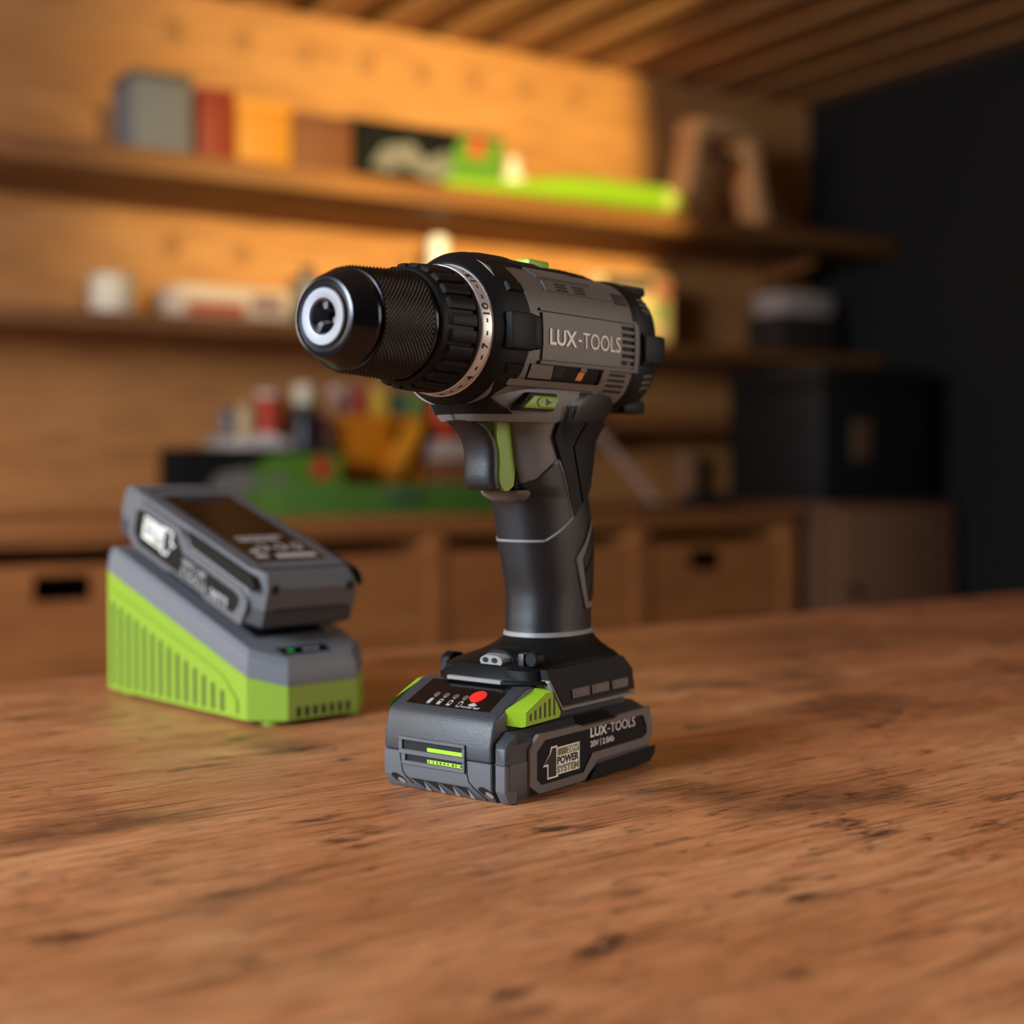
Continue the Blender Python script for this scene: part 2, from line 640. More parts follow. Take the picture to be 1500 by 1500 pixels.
# plain cupboard at the right with a black tool case on it
cup = empty('cupboard', W(.89, .0, FLOOR), WROT, 'plain brown cupboard at the right end of the cabinet', 'cupboard')
obj('body', box(-.24, .28, -.68, -.01, 0, CB + .05, .004), mat('cupboard_body', '#5e3c26', 0.6, var=0.1), cup)
obj('door', box(-.225, .265, -.70, -.681, .08, CB + .03, .004), mat('cupboard_door', '#7c563e', 0.6, var=0.1), cup)
obj('door_knob', lathe_z([(.008, 0), (.008, .012), (.016, .02), (.012, .03)], 16), M['shadow_wood'], cup).matrix_local = Matrix.Translation((-.19, -.70, CB - .2)) @ Matrix.Rotation(PI / 2, 4, 'X')
case = empty('tool_case', W(.84, .47, .05), WROT, 'large black tool case standing on the plain cupboard', 'tool case')
obj('body', box(-.22, .24, -.205, .205, 0, .34, .02), mat('case_black', '#0d0b0a', 0.6), case)
obj('lid', box(-.225, .245, -.21, .21, .34, .40, .02), mat('case_lid', '#120f0d', 0.6), case)
obj('label_plate', box(-.10, -.02, -.214, -.203, .12, .24, .004), mat('case_label', '#5a3d2a', 0.6), case)
up = empty('upright_board', W(.625, .10, .036), WROT, 'narrow upright wooden board at the right end of the counter', 'board')
up.location = W(.625, .0, FLOOR)
obj('board', box(-.022, .022, -.10, -.02, 0, CB + .20, .003), mat('upright_wood', '#8b6448', 0.6, var=0.1), up)

# ------------------------------------------------------------------ things on the top shelf
Z1 = .880


def carton(name, u, n, z, w, d, h, m, label, cat='box', rz=0.0, lid=None, group=None):
    r = empty(name, W(u, n, z), WROT + rz, label, cat, group)
    obj('body', box(-w / 2, w / 2, -d / 2, d / 2, 0, h, .004), m, r)
    if lid is not None:
        obj('lid', box(-w / 2 - .003, w / 2 + .003, -d / 2 - .003, d / 2 + .003, h, h + .018, .003), lid, r)
    return r


carton('storage_box', -1.21, .32, Z1, .14, .16, .165, mat('grey_card', '#6c6a6e', 0.7), 'pale grey box at the left end of the top shelf', lid=mat('grey_lid', '#4a4644', 0.7))
carton('storage_box', -1.08, .32, Z1, .085, .16, .145, mat('red_card', '#7e2614', 0.6), 'brick-red box between the grey and the yellow box', lid=mat('red_lid', '#7a2412', 0.6))
carton('storage_box', -.96, .32, Z1, .138, .16, .13, mat('yellow_card', '#b87620', 0.6), 'yellow-orange box on the top shelf beside the red one', lid=mat('yellow_lid', '#c98424', 0.6))
carton('storage_box', -.800, .30, Z1, .165, .16, .125, mat('brown_card', '#6b3a20', 0.7), 'dark brown box left of the black and green carton', lid=mat('brown_lid', '#5d3220', 0.7))


def tool_carton(name, u, n, z, w, d, h, label, split, dot):
    """Black carton with a green end, a pale picture of a tool and a red dot."""
    r = empty(name, W(u, n, z), WROT, label, 'carton')
    obj('body', box(-w / 2, w / 2, -d / 2, d / 2, 0, h, .003), mat('carton_black', '#09090b', 0.8, spec=0.2), r)
    poly = [(split[0], .004), (w / 2 - .004, .004), (w / 2 - .004, h - .012), (split[1], h - .012)]
    obj('green_print', prism(poly, xz, -d / 2 - .001, -d / 2 + .001), mat('carton_green', '#557f24', 0.5), r)
    bl = mat('carton_picture', '#6f6a68', 0.6, var=0.6, vscale=40)
    pic = [(-w * .36, h * .30), (-w * .28, h * .62), (-w * .10, h * .72), (-w * .02, h * .48), (w * .12, h * .66), (w * .16, h * .30), (w * .02, h * .16), (-w * .14, h * .34), (-w * .26, h * .22)]
    obj('picture_print', prism(pic, xz, -d / 2 - .0015, -d / 2 + .001), bl, r)
    c = [(dot[0] + dot[2] * math.cos(t * PI / 10), dot[1] + dot[2] * math.sin(t * PI / 10)) for t in range(20)]
    obj('red_dot', prism(c, xz, -d / 2 - .002, -d / 2 + .001), mat('dot_red', '#b8402c', 0.5), r)
    return r


tool_carton('tool_carton', -.47, .252, Z1, .47, .15, .165, 'black and green tool carton lying on the top shelf', (.02, .10), (.15, .128, .027))
# long lime tapered tube lying in front
t = empty('long_tube', W(-.032, .385, Z1 + .0385), WROT, 'long lime-green tube with a rounded thick end on the top shelf', 'tube')
prof = [(-.42, .010), (-.41, .013), (-.30, .015), (-.16, .024), (-.06, .034), (.04, .0375), (.27, .0385), (.325, .0385), (.345, .035), (.355, .027), (.36, .015)]
bm = lathe(prof, 28, True)
for v in bm.verts:
    v.co.z -= (.0385 - np.interp(v.co.x, [p[0] for p in prof], [p[1] for p in prof])) * 1.0 if v.co.x < .3 else 0
obj('tube_body', bm, mat('bright_lime', '#86ad22', 0.4), t)
obj('end_cap', lathe([(.285, .0388), (.287, .0398), (.322, .0398), (.326, .0388)], 28), mat('pale_lime', '#c3c564', 0.4), t)
wb_ = empty('white_flask', W(-.135, .16, Z1), WROT, 'small white flask beside the black and green carton', 'flask')
wb_.location = W(-.185, .29, Z1)
obj('body', lathe_z([(.038, 0), (.042, .01), (.042, .065), (.02, .095), (.02, .10)], 24), mat('flask_white', '#e6dacb', 0.4), wb_)
obj('cap', lathe_z([(.023, .1), (.023, .118), (.02, .122)], 20), mat('flask_cap', '#d8cbbb', 0.4), wb_)
# stool with splayed legs
st = empty('wooden_stool', W(.55, .30, Z1), WROT, 'small wooden stool with splayed legs on the dark end of the top shelf', 'stool')
sw = mat('stool_wood', '#c8925f', 0.6, var=0.12)
for sg in (-1, 1):
    poly = [(sg * .175, 0), (sg * .128, 0), (sg * .078, .262), (sg * .112, .285)]
    obj('leg', prism(poly, xz, -.05, .05, .004), sw, st)
obj('seat', box(-.118, .118, -.06, .06, .262, .312, .012), sw, st)
obj('crossbar', box(-.085, .085, -.012, .012, .20, .225, .003), mat('stool_bar', '#4a3020', 0.6), st)
knob = obj('knob', lathe_z([(.0, 0), (.03, 0), (.036, .008), (.03, .02), (.0, .022)], 20, False), mat('knob_brown', '#6b4428', 0.6), st)
knob.matrix_local = Matrix.Translation((0, -.012, .175)) @ Matrix.Rotation(PI / 2, 4, 'X')
obj('knob_hanger', box(-.006, .006, -.011, -.003, .17, .205), sw, st)

# ------------------------------------------------------------------ things on the middle shelf
Z2 = .511
fb = empty('flat_carton', W(-.985, .18, Z2), WROT, 'flat white carton with red print on the middle shelf', 'carton')
obj('body', box(-.15, .15, -.10, .10, 0, .085, .003), mat('pale_card', '#cdb8a6', 0.7, var=0.1), fb)
obj('red_print', box(-.13, .02, -.101, -.09, .012, .045), mat('print_red', '#b4563c', 0.7), fb)
obj('top_print', box(.04, .12, -.101, -.09, .03, .07), mat('print_mauve', '#8c6a6e', 0.7), fb)
wn = empty('white_tin', W(-1.265, .18, Z2), WROT, 'squat white tin left of the flat carton', 'tin')
obj('body', lathe_z([(.055, 0), (.055, .09)], 24), mat('tin_white', '#cfc3b6', 0.5), wn)
obj('lid', lathe_z([(.058, .09), (.058, .105), (.05, .108)], 24), mat('tin_lid', '#b8aa9c', 0.4), wn)
cn = empty('canister', W(-.75, .18, Z2), WROT, 'dark grey canister partly behind the drill chuck', 'canister')
obj('body', lathe_z([(.03, 0), (.032, .004), (.032, .12), (.016, .14)], 24), mat('canister_grey', '#5f5c5e', 0.4), cn)
obj('cap', lathe_z([(.018, .14), (.018, .165), (.014, .168)], 20), mat('canister_cap', '#2c2a2b', 0.5), cn)
bt = empty('white_bottle', W(-.35, .17, Z2), WROT, 'tall white bottle rising behind the drill on the middle shelf', 'bottle')
obj('body', lathe_z([(.03, 0), (.033, .005), (.033, .20), (.028, .225), (.026, .23)], 24), mat('bottle_white', '#efe3da', 0.4), bt)
obj('cap', lathe_z([(.027, .23), (.027, .272), (.022, .278)], 24), mat('bottle_cap', '#f0e8e2', 0.4), bt)
pc = empty('picture_carton', W(.305, .16, Z2), WROT, 'upright pale carton with a dark band behind the drill rear', 'carton')
obj('body', box(-.135, .13, -.06, .06, 0, .215, .003), mat('cream_card', '#d8b98a', 0.6, var=0.15, vscale=12), pc)
obj('dark_band', box(-.125, .06, -.0615, -.05, .165, .208), mat('band_dark', '#3a3236', 0.6), pc)
obj('green_patch', box(.06, .115, -.0615, -.05, .08, .14), mat('patch_green', '#7d8a48', 0.6), pc)
obj('red_patch', box(.065, .125, -.0615, -.05, .145, .205), mat('patch_red', '#b4684a', 0.6), pc)
db = carton('crate', .995, .16, Z2, .26, .16, .115, mat('crate_dark', '#2a1d16', 0.7), 'dark crate at the right end of the middle shelf', 'crate', lid=mat('crate_lid', '#241812', 0.7))
gb = empty('small_box', W(.995, .16, Z2 + .133), WROT, 'small pale grey box on top of the dark crate', 'box')
obj('body', box(-.11, .11, -.07, .07, 0, .05, .004), mat('pale_grey_card', '#a8968f', 0.6), gb)
obj('lid', box(-.113, .113, -.073, .073, .05, .072, .004), mat('pale_grey_lid', '#b0a098', 0.6), gb)

# ------------------------------------------------------------------ things on the counter
ZC = .036
tool_carton('tool_carton', -.985, .375, ZC, .42, .14, .160, 'black and green tool carton standing on the counter behind the charger', (-.16, .02), (.15, .113, .03))
gc = empty('green_case', W(-.70, .545, ZC), WROT, 'long flat grass-green case on the counter front', 'case')
obj('body', box(-.33, .33, -.07, .07, 0, .052, .006), mat('case_green', '#4a7028', 0.5, var=0.1), gc)
obj('lid', box(-.332, .332, -.0715, .0715, .052, .074, .006), mat('case_green_lid', '#527a30', 0.5), gc)
obj('latch', box(-.05, .05, -.078, -.0705, .03, .062, .003), mat('case_latch', '#3c5a3c', 0.5), gc)
# orange trestle box with a diagonal strut
ob = empty('orange_caddy', W(-.575, .12, ZC), WROT, 'orange wooden caddy with a diagonal strut carrying coloured rolls', 'caddy')
om = mat('orange_wood', '#e08412', 0.5, var=0.1)
obj('top_board', box(-.165, .165, -.09, .09, .235, .255, .003), om, ob)
obj('back_panel', box(-.155, .155, .07, .085, .0, .235), om, ob)
obj('front_panel', box(-.155, .06, -.085, -.07, .10, .235, .002), om, ob)
obj('end_panel', box(-.155, -.14, -.07, .07, 0, .235, .002), om, ob)
obj('end_panel', box(.14, .155, -.07, .07, 0, .235, .002), om, ob)
poly = [(-.03, .0), (.03, .0), (.16, .235), (.10, .235)]
obj('strut', prism(poly, xz, -.105, -.086, .003), mat('strut_orange', '#ec9824', 0.5), ob)
rc = [('#c9a9a0', 0.029, .075, 'pinkish-white roll at the left end of the orange caddy'), ('#b83a1c', .027, .078, 'red roll on the orange caddy beside the pinkish one'),
      ('#d9a91c', 0.032, .080, 'yellow roll in the middle of the orange caddy'), ('#1f4f33', .024, .066, 'dark green roll right of the yellow one'),
      ('#5f8a2a', .024, .060, 'grass-green roll at the right end of the orange caddy')]
roll0 = None
for (c, r_, h_, lab), uu in zip(rc, (-.628, -.568, -.506, -.446, -.392)):
    r = empty('tape_roll', W(uu, .11, ZC + .255), WROT, lab, 'roll', 'coloured rolls on the orange caddy')
    obj('roll', lathe_z([(r_ * .5, 0), (r_, 0), (r_, h_), (r_ * .5, h_)], 24, False), mat('roll_colour', c, 0.5), r)
    obj('core', lathe_z([(r_ * .42, 0), (r_ * .52, 0), (r_ * .52, h_ + .004), (r_ * .42, h_ + .004)], 20, True), mat('roll_core', '#b9a184', 0.7), r)
# white cloth box with spools and a navy jug on a crate
cr = carton('crate', -.90, .09, ZC, .28, .16, .135, mat('crate_brown', '#7a4a28', 0.7), 'brown crate behind the counter carton, under the white tray', 'crate', lid=mat('crate_brown_lid', '#6f4324', 0.7))
tr = empty('paper_pad', W(-.88, .10, ZC + .153), WROT, 'thick white paper pad on the brown crate under the spools', 'pad')
obj('sheets', box(-.095, .095, -.07, .07, 0, .038, .003), mat('pad_white', '#d0c8c4', 0.6), tr)
obj('binding', box(-.099, -.0955, -.07, .07, 0, .040, .001), mat('pad_binding', '#a8a09c', 0.6), tr)
for (c, c2, uu, n_, rr, hh, lab) in [('#3c3a40', '#7a7880', -.955, .13, .020, .075, 'small dark spool at the left end of the paper pad'),
                                     ('#c9a67a', '#d8bb94', -.903, .12, .029, .085, 'tan spool on the paper pad'),
                                     ('#d8cfc8', '#c43a1e', -.837, .12, .034, .120, 'white and red spool on the paper pad, beside the navy jug')]:
    r = empty('spool', W(uu, n_, ZC + .191), WROT, lab, 'spool', 'spools on the paper pad')
    obj('winding', lathe_z([(rr * .85, .012), (rr * .85, hh - .012)], 24), mat('winding', c2, 0.6), r)
    obj('flange', lathe_z([(rr, 0), (rr, .0115)], 24), mat('flange', c, 0.5), r)
    obj('flange', lathe_z([(rr, hh - .0115), (rr, hh)], 24), mat('flange', c, 0.5), r)
jug = empty('navy_jug', W(-.800, .2, ZC), WROT, 'dark navy jug with a white and yellow cap beside the white tray', 'jug')
jug.location = W(-.795, .255, ZC)
obj('body', lathe_z([(.03, 0), (.034, .01), (.034, .2), (.03, .25), (.022, .275)], 24), mat('jug_navy', '#161c2c', 0.4), jug)
obj('cap', lathe_z([(.026, .275), (.028, .28), (.028, .325), (.022, .33)], 24), mat('jug_cap', '#d9cdb4', 0.5), jug)
hd = obj('handle', tube([(-.033, 0, .24), (-.06, 0, .235), (-.068, 0, .19), (-.06, 0, .14), (-.033, 0, .13)], .008, 8), mat('jug_handle', '#141826', 0.5), jug)
hd.rotation_euler = (0, 0, PI)
# behind the trigger
bb = carton('small_box', -.31, .13, ZC, .17, .15, .12, mat('box_tan', '#84502c', 0.7), 'tan box behind the drill trigger', lid=mat('box_tan_lid', '#7a4a2a', 0.7))
wc = empty('folded_cloth', W(-.31, .13, ZC + .138), WROT, 'folded whitish cloth on the tan box behind the trigger', 'cloth')
for q in range(3):
    obj('fold', box(-.08 + q * .004, .08 - q * .003, -.06, .06, q * .018, q * .018 + .018, .008), mat('cloth_white', '#c4b0a4', 0.9), wc)
rb = empty('red_tin', W(-.315, .13, ZC + .192), WROT, 'orange-red tin on the folded cloth behind the drill', 'tin')
obj('body', lathe_z([(.036, 0), (.038, .003), (.038, .09)], 24), mat('tin_red', '#d8441a', 0.45), rb)
obj('lid', lathe_z([(.039, .09), (.039, .105), (.033, .108)], 24), mat('tin_red_lid', '#c83c18', 0.4), rb)
sk = empty('leaning_stick', W(.24, .40, ZC), WROT, 'grey-brown stick leaning on the lowest shelf right of the drill handle', 'stick')
obj('stick', tube([(0, 0, .012), (-.08, .073, .14), (-.16, .145, .272)], .0125, 10), mat('stick_grey', '#94776a', 0.6), sk)
ft = empty('flat_tool', W(.29, .49, ZC), WROT, 'flat black tool lying on the counter above the hand hole', 'tool')
obj('blade', box(-.16, .06, -.035, .035, 0, .012, .003), mat('tool_black', '#16181d', 0.5), ft)
obj('grip', loft([[(x, w * math.cos(a), .013 + max(h * math.sin(a), -.013)) for a in np.linspace(0, 2 * PI, 16, endpoint=False)]
                  for x, w, h in ((-.03, .02, .014), (0, .03, .026), (.07, .032, .030), (.14, .026, .022), (.165, .012, .010))]), mat('tool_grip', '#1a1c22', 0.5), ft)

# ------------------------------------------------------------------ workbench (local X runs along the grain)
bench = empty('workbench', (0, 0, FLOOR), math.atan2(.6, .8), 'worn brown wooden workbench under the drill and the charger', 'workbench')
obj('bench_top', box(-.5, 2.0, -.12, .997, CB - .045, CB, .002), M['bench'], bench)
for x in (-.42, 1.90):
    for y in (-.05, .90):
        obj('leg', box(x, x + .07, y, y + .07, 0, CB - .045, .003), M['cabinet'], bench)
obj('apron', box(-.36, 1.88, .90, .925, CB - .16, CB - .046), M['cabinet'], bench)
obj('apron', box(-.36, 1.88, -.045, -.02, CB - .16, CB - .046), M['cabinet'], bench)

# ------------------------------------------------------------------ battery pack (millimetres; x forward, y to the drill's left, z up)


def panel_fn(a, b, d):
    """Point on the sloping indicator panel: a across, b up the slope, d off it."""
    t = Vector((-19.6, 0, 9.4)).normalized()
    n = Vector((9.4, 0, 19.6)).normalized()
    p = Vector((-7, 0, 39.2)) + t * b + n * d
    return (p.x, a, p.z)


def wedge(sx, x0, x1, hz):
    return None


def battery_parts(root, head=True):
    s = MM
    # lower shell: plan outline with clipped corners, bottom edge chamfered
    plan = [(-3, -38), (-3, 36), (-8, 36.4), (-119, 36.4), (-127, 30), (-127, -34), (-119, -40.4), (-8, -40.4)]
    low = []
    for z, inx in ((0.0, 7.0), (6.5, 0.0), (18.0, 0.0)):
        low.append([(x - (inx if x > -50 else -inx * .8), y * (1 - inx * .012), z) for x, y in plan])
    bm = loft(low)
    # front centre block and the right corner block, a narrow dark groove between them
    for y0, y1 in ((-36, 27.8), (30, 35.8)):
        bm2 = prism([(-4, 0.2), (-9, 0.2), (-9, 18), (0, 18), (0, 6.5)], xz, y0, y1, .5, 1)
        bm = merge(bm, bm2)
    shell = obj('lower_shell', bm, M['shell'], root, s=s)
    # upper shell
    upr = []
    for z, inx, iny in ((18.0, 0.2, .2), (26.8, 0.2, .2), (31.5, 6.0, 5.0)):
        upr.append([(x - (inx if x > -50 else -inx), math.copysign(abs(y + 2) - iny, y + 2) - 2, z) for x, y in plan])
    bm = loft(upr)
    bm = merge(bm, box(-112, -37, -28, 26, 31, 37.6 if head else 34.3))
    bm = merge(bm, prism([(-9, 18), (-9, 31), (-4, 29), (0, 25.5), (0, 18)], xz, 30, 35.8, .5, 1))
    obj('upper_shell', bm, M['upper'], root, s=s)
    if head:
        prof = [(-36, 18), (0, 18), (0, 25.5), (-1.6, 32.5), (-2.6, 35.6), (-4.4, 37.8), (-7, 39.2), (-26.6, 48.6), (-32, 49.1), (-36, 49.1)]
        hb = prism(prof, xz, -36, 27.8, 1.6, 3, 40)
        hd = obj('indicator_head', hb, M['upper'], root, s=s)
        scr = obj('indicator_panel', conform([(-28.7, 0.6), (20.6, 0.6), (19.6, 21.6), (-27.6, 21.6)], panel_fn, -.5, .25, 60, 60), M['gloss'], hd, s=s)
        b = obj('test_button', prism([(7.6 + 4.3 * math.cos(t * PI / 14), 10.9 + 4.3 * math.sin(t * PI / 14)) for t in range(28)], panel_fn, .1, .9, .25, 2, 50), M['red'], hd, s=s)
        for a in (-15.9, -10.2, -4.5, 1.3):
            obj('indicator_light', prism([(a + 1.6 * math.cos(t * PI / 10), 9.2 + 1.9 * math.sin(t * PI / 10)) for t in range(20)], panel_fn, .2, .45, .12, 1, 50), M['led'], hd, s=s)
        # charge icons: outlines filled to different heights
        bm = bmesh.new()
        for a, fill in ((-16.2, 1), (-10.3, .62), (-4.4, .35), (1.6, 0)):
            w, h = 1.15, 4.0
            y0 = 1.7
            rects = [(a - w, a + w, y0, y0 + .35), (a - w, a + w, y0 + h - .35, y0 + h), (a - w, a - w + .32, y0, y0 + h), (a + w - .32, a + w, y0, y0 + h), (a - .5, a + .5, y0 + h, y0 + h + .5)]
            if fill:
                rects.append((a - w, a + w, y0, y0 + h * fill))
            for x0, x1, z0, z1 in rects:
                bm = merge(bm, prism([(x0, z0), (x1, z0), (x1, z1), (x0, z1)], panel_fn, .25, .34))
        bm = merge(bm, prism([(6.9, 3.4), (10.5, 3.4), (10.5, 4.3), (11.4, 4.3), (8.7, 6.0), (6.0, 4.3), (6.9, 4.3)], panel_fn, .25, .36))
        obj('charge_icons', bm, M['whitegrey'], hd, s=s)
        t = Vector((-19.6, 0, 9.4)).normalized()
        n = Vector((9.4, 0, 19.6)).normalized()
        o = Vector((-7, 0, 39.2)) + n * .25
        lettering('panel_lettering', [('POWER TEST', 3.6, 14.2, 1.5, 1.3, .01)], M['whitegrey'], hd, o, (0, 1, 0), t, .1)
        # front vent frame with two slots
        vf = bmesh.new()
        for y0, y1, z0, z1 in ((-25.8, 13.6, 23.7, 25.2), (-25.8, 13.6, 17.2, 19.4), (-25.8, -23.7, 19.4, 23.7), (12.0, 13.6, 19.4, 23.7),
                               (-24.2, 13.6, 12.4, 14.2), (-24.2, -21.7, 14.2, 17.2), (12.2, 13.6, 14.2, 17.2)):
            vf = merge(vf, box(-.5, 1.3, y0, y1, z0, z1, .25, 1))
        fr = obj('front_vent', vf, M['shell'], root, s=s)
        obj('vent_slot', box(-.4, .12, -23.7, 12.2, 14.0, 23.8), M['dark'], fr, s=s)  # dark plate for the shade inside the vent
        obj('green_strip', box(.1, .5, -9, 12.0, 19.6, 21.4), M['lime'], fr, s=s)
        obj('green_strip', box(.1, .4, -9, 12.2, 14.3, 15.9), M['lime'], fr, s=s)
        bm = bmesh.new()
        for k in range(9):
            y = -8 + k * 2.3 + random.uniform(-.4, .4)
            bm = merge(bm, box(.4, .48, y, y + random.uniform(.5, 1.3), 14.7, 15.6))
        obj('strip_print', bm, M['ink'], fr, s=s)
        # seams of the centre piece
        bm = bmesh.new()
        for pts in ([(-25.9, 17.2), (-25.0, 12.0), (-24.2, 8.5), (-21.6, 6.2)], [(14.0, 17.4), (14.2, 11.6), (15.2, 8.6), (18.0, 6.4)]):
            bm = merge(bm, tube([(.02, y, z) for y, z in pts], .38, 6))
        for pts in ([(-21.6, 6.2), (-19.5, 3.2)], [(18.0, 6.4), (23.5, 0.6)]):
            bm = merge(bm, tube([(-(6.5 - z) * .63, y, z) for y, z in pts], .38, 6))
        obj('seam', bm, M['dark'], shell, s=s)
        # pocket shade painted as dark wedges along the bottom edge
        def cham(a, b, d):
            return (-(6.5 - b) * .63 + d * .85, a, b - d * .5)
        for q in range(4):
            y = -19.4 + q * 8.6
            obj('pocket_shade', prism([(y, 6.1), (y + 8.2, 6.1), (y + 7.6, 1.2)], cham, -.3, .16), M['dark'], shell, s=s)
            obj('rib', prism([(y + 8.2, 6.1), (y + 10.6, 1.2), (y + 7.8, 1.2)], cham, -.3, .7), M['grey2'], shell, s=s)
        for y in (-27.5, 24.4):
            c = [(y + 3.9 * math.cos(t * PI / 12), 5.0 + 2.1 * math.sin(t * PI / 12) - .25 * 3.9 * math.cos(t * PI / 12)) for t in range(24)]
            obj('screw_hole_shade', prism(c, cham, -.3, .14), M['dark'], shell, s=s)  # dark disc paints the shade of the screw hole
            c = [(y + 1.6 + 2.1 * math.cos(t * PI / 12), 4.0 + 1.3 * math.sin(t * PI / 12) - .25 * 2 * math.cos(t * PI / 12)) for t in range(24)]
            obj('screw_hole_lit_side', prism(c, cham, .1, .3), M['grey2'], shell, s=s)  # pale disc paints the lit inside of the hole
    else:
        for y in (-29, 25):
            c = [(y + 2.6 * math.cos(t * PI / 12), 6.4 + 2.6 * math.sin(t * PI / 12)) for t in range(24)]
            obj('screw_hole_shade', prism(c, lambda a, b, d: (-126.9 - d, a, b), -.5, .35), M['dark'], shell, s=s)  # dark disc for the hole's shade
        obj('rear_ridge', box(-127.6, -126, -28, 24, 17.4, 18.2), M['dark'], shell, s=s)
        # rating label on the underside
        lab = obj('rating_label', box(-108, -22, -26, 24, -.35, .2, .0), M['gloss'], root, s=s)
        fr = bmesh.new()
        for x0, x1, y0, y1 in ((-118, -12, -31, -29.5), (-118, -12, 27.5, 29), (-118, -116.5, -31, 29), (-13.5, -12, -31, 29)):
            fr = merge(fr, box(x0, x1, y0, y1, -.8, .2, .2, 1))
        obj('label_frame', fr, M['upper'], root, s=s)
        obj('notch', box(-30, -22, -14, 14, -.7, .2, .2, 1), M['dark'], root, s=s)
        bm = bmesh.new()
        for x, y, r in ((-92, -10, 4.6), (-92, 3, 4.6), (-92, 15, 4.2)):
            bm = merge(bm, loft([[(x + rr * math.cos(a), y + rr * math.sin(a), z) for a in np.linspace(0, 1.55 * PI, 20)] for rr, z in ((r, -.36), (r, -.45), (r - 1.3, -.45), (r - 1.3, -.36))], False, False))
        for x0, x1, y0, y1 in ((-105, -101, -8, 20), (-104, -100.5, -22, -14), (-84, -82, -18, 10), (-80, -78.6, -18, 16), (-98, -95, -21, -16)):
            bm = merge(bm, box(x0, x1, y0, y1, -.45, -.3))
        obj('label_print', bm, M['whitegrey'], lab, s=s)

    # side panels, left and right
    I = [(-27.6, 26), (-55.5, 26), (-58, 25.9), (-86, 25.9), (-90, 26), (-112, 26), (-115.4, 20), (-115.4, 16), (-111.5, 14.3), (-66.5, 13.9), (-58.6, 5.7), (-25.2, 5.8), (-21.3, 8.8), (-21.3, 21.5)]
    O = [(-22.5, 29.2), (-55.0, 29.2), (-58.5, 27.7), (-86, 27.7), (-89.5, 29.2), (-119, 29.2), (-121.2, 20), (-121.2, 15), (-115.5, 10.2), (-70.8, 9.8), (-60, 1.8), (-22.8, 2.0), (-16.0, 6.5), (-16.0, 23.5)]
    for sg in (1, -1):
        y0 = 36.4 if sg > 0 else -40.4
        fn = (lambda a, b, d, y0=y0, sg=sg: (a, y0 + sg * d, b))
        bm = bmesh.new()
        N = len(I)
        vi = {}
        for lab, P, d in (('ib', I, -.4), ('it', I, 1.2), ('ob', O, -.6), ('ot', O, .5), ('om', [(x * .94 + ix * .06 + 0, z * .94 + iz * .06) for (x, z), (ix, iz) in zip(O, I)], 1.2)):
            for k_, p in enumerate(P):
                vi[lab, k_] = bm.verts.new(fn(p[0], p[1], d))
        for k_ in range(N):
            j = (k_ + 1) % N
            for a_, b_ in (('ib', 'it'), ('it', 'om'), ('om', 'ot'), ('ot', 'ob')):
                bm.faces.new((vi[a_, k_], vi[a_, j], vi[b_, j], vi[b_, k_]))
        sp = obj('side_frame', bm, M['grey'] if sg > 0 else M['shell'], root, s=s)
        dk = obj('side_panel', prism(I, fn, -.3, .35), M['rubber'], root, s=s)
        foot = [(-71.5, 7.6), (-124.5, 8.6), (-124, 4.5), (-119.5, 1.0), (-64, 1.0)]
        obj('skid', prism(foot, fn, -.5, .9, .3, 1), M['rubber'], root, s=s)
        # grille lines on the chamfer above
        gl = bmesh.new()
        for q in range(4):
            gl = merge(gl, prism([(-57 - q, 28.4 + q * 1.0), (-88 + q, 28.4 + q * 1.0), (-88 + q, 28.9 + q * 1.0), (-57 - q, 28.9 + q * 1.0)], lambda a, b, d: fn(a, b, d - (b - 27.2) * 1.05), -.2, .55))
        obj('grille', gl, M['gloss'], root, s=s)
        # print; text runs backwards along x on the left side, forwards on the right
        if sg > 0:
            o, rt = (0, y0 + .35, 0), (-1, 0, 0)
            X = lambda x: -x
        else:
            o, rt = (0, y0 - .35, 0), (1, 0, 0)
            X = lambda x: x
        def span(xa, xb):
            a, b = X(xa), X(xb)
            return (a, b) if a < b else (b, a)
        full0, full1 = span(-65.8, -105.6)
        ln = full1 - full0
        lettering('maker_lettering', [('LUX', full0, full0 + ln * .36, 21.2, 4.6, .022), ('-', full0 + ln * .375, full0 + ln * .425, 23.0, .5, .0), ('TOOLS', full0 + ln * .44, full1, 21.2, 4.6, -.006)], M['white'] if head else M['whitegrey'], dk, o, rt, (0, 0, 1), .12)
        q0, q1 = span(-65.8, -86.2)
        lq = q1 - q0
        lettering('voltage_lettering', [('20V', q0, q0 + lq * .34, 16.6, 2.9, .012), ('|', q0 + lq * .415, q0 + lq * .435, 16.3, 3.5, .0), ('2.0Ah', q0 + lq * .51, q1, 16.6, 2.9, .012)], M['white'] if head else M['whitegrey'], dk, o, rt, (0, 0, 1), .12)
        # badge: white ground cut round a black figure one
        def bx(q):   # q: 0 at the left of the badge as read
            return -27.0 - q if sg > 0 else -58.0 + q
        ground = [(0, 13.5), (5.2, 18.6), (6.4, 21.9), (11.2, 21.9), (11.2, 20.9), (29.5, 20.9), (29.5, 8.2), (12.0, 8.2), (12.0, 7.2), (3.4, 7.2), (3.4, 13.3)]
        G_ = [(bx(a), b) for a, b in ground]
        obj('badge_ground', prism(G_, fn, .3, .45), M['white'], dk, s=s)
        badge = dk
        one = [(1.0, 14.3), (6.0, 18.8), (7.2, 21.1), (10.4, 21.1), (10.4, 8.0), (4.3, 8.0), (4.3, 14.3)]
        obj('badge_figure', prism([(bx(a), b) for a, b in one], fn, .4, .55), M['ink'], badge, s=s)
        obj('badge_bar', prism([(bx(a), b) for a, b in ((11.6, 20.2), (28.8, 20.2), (28.8, 17.0), (11.6, 17.0))], fn, .4, .53), M['olive'], badge, s=s)
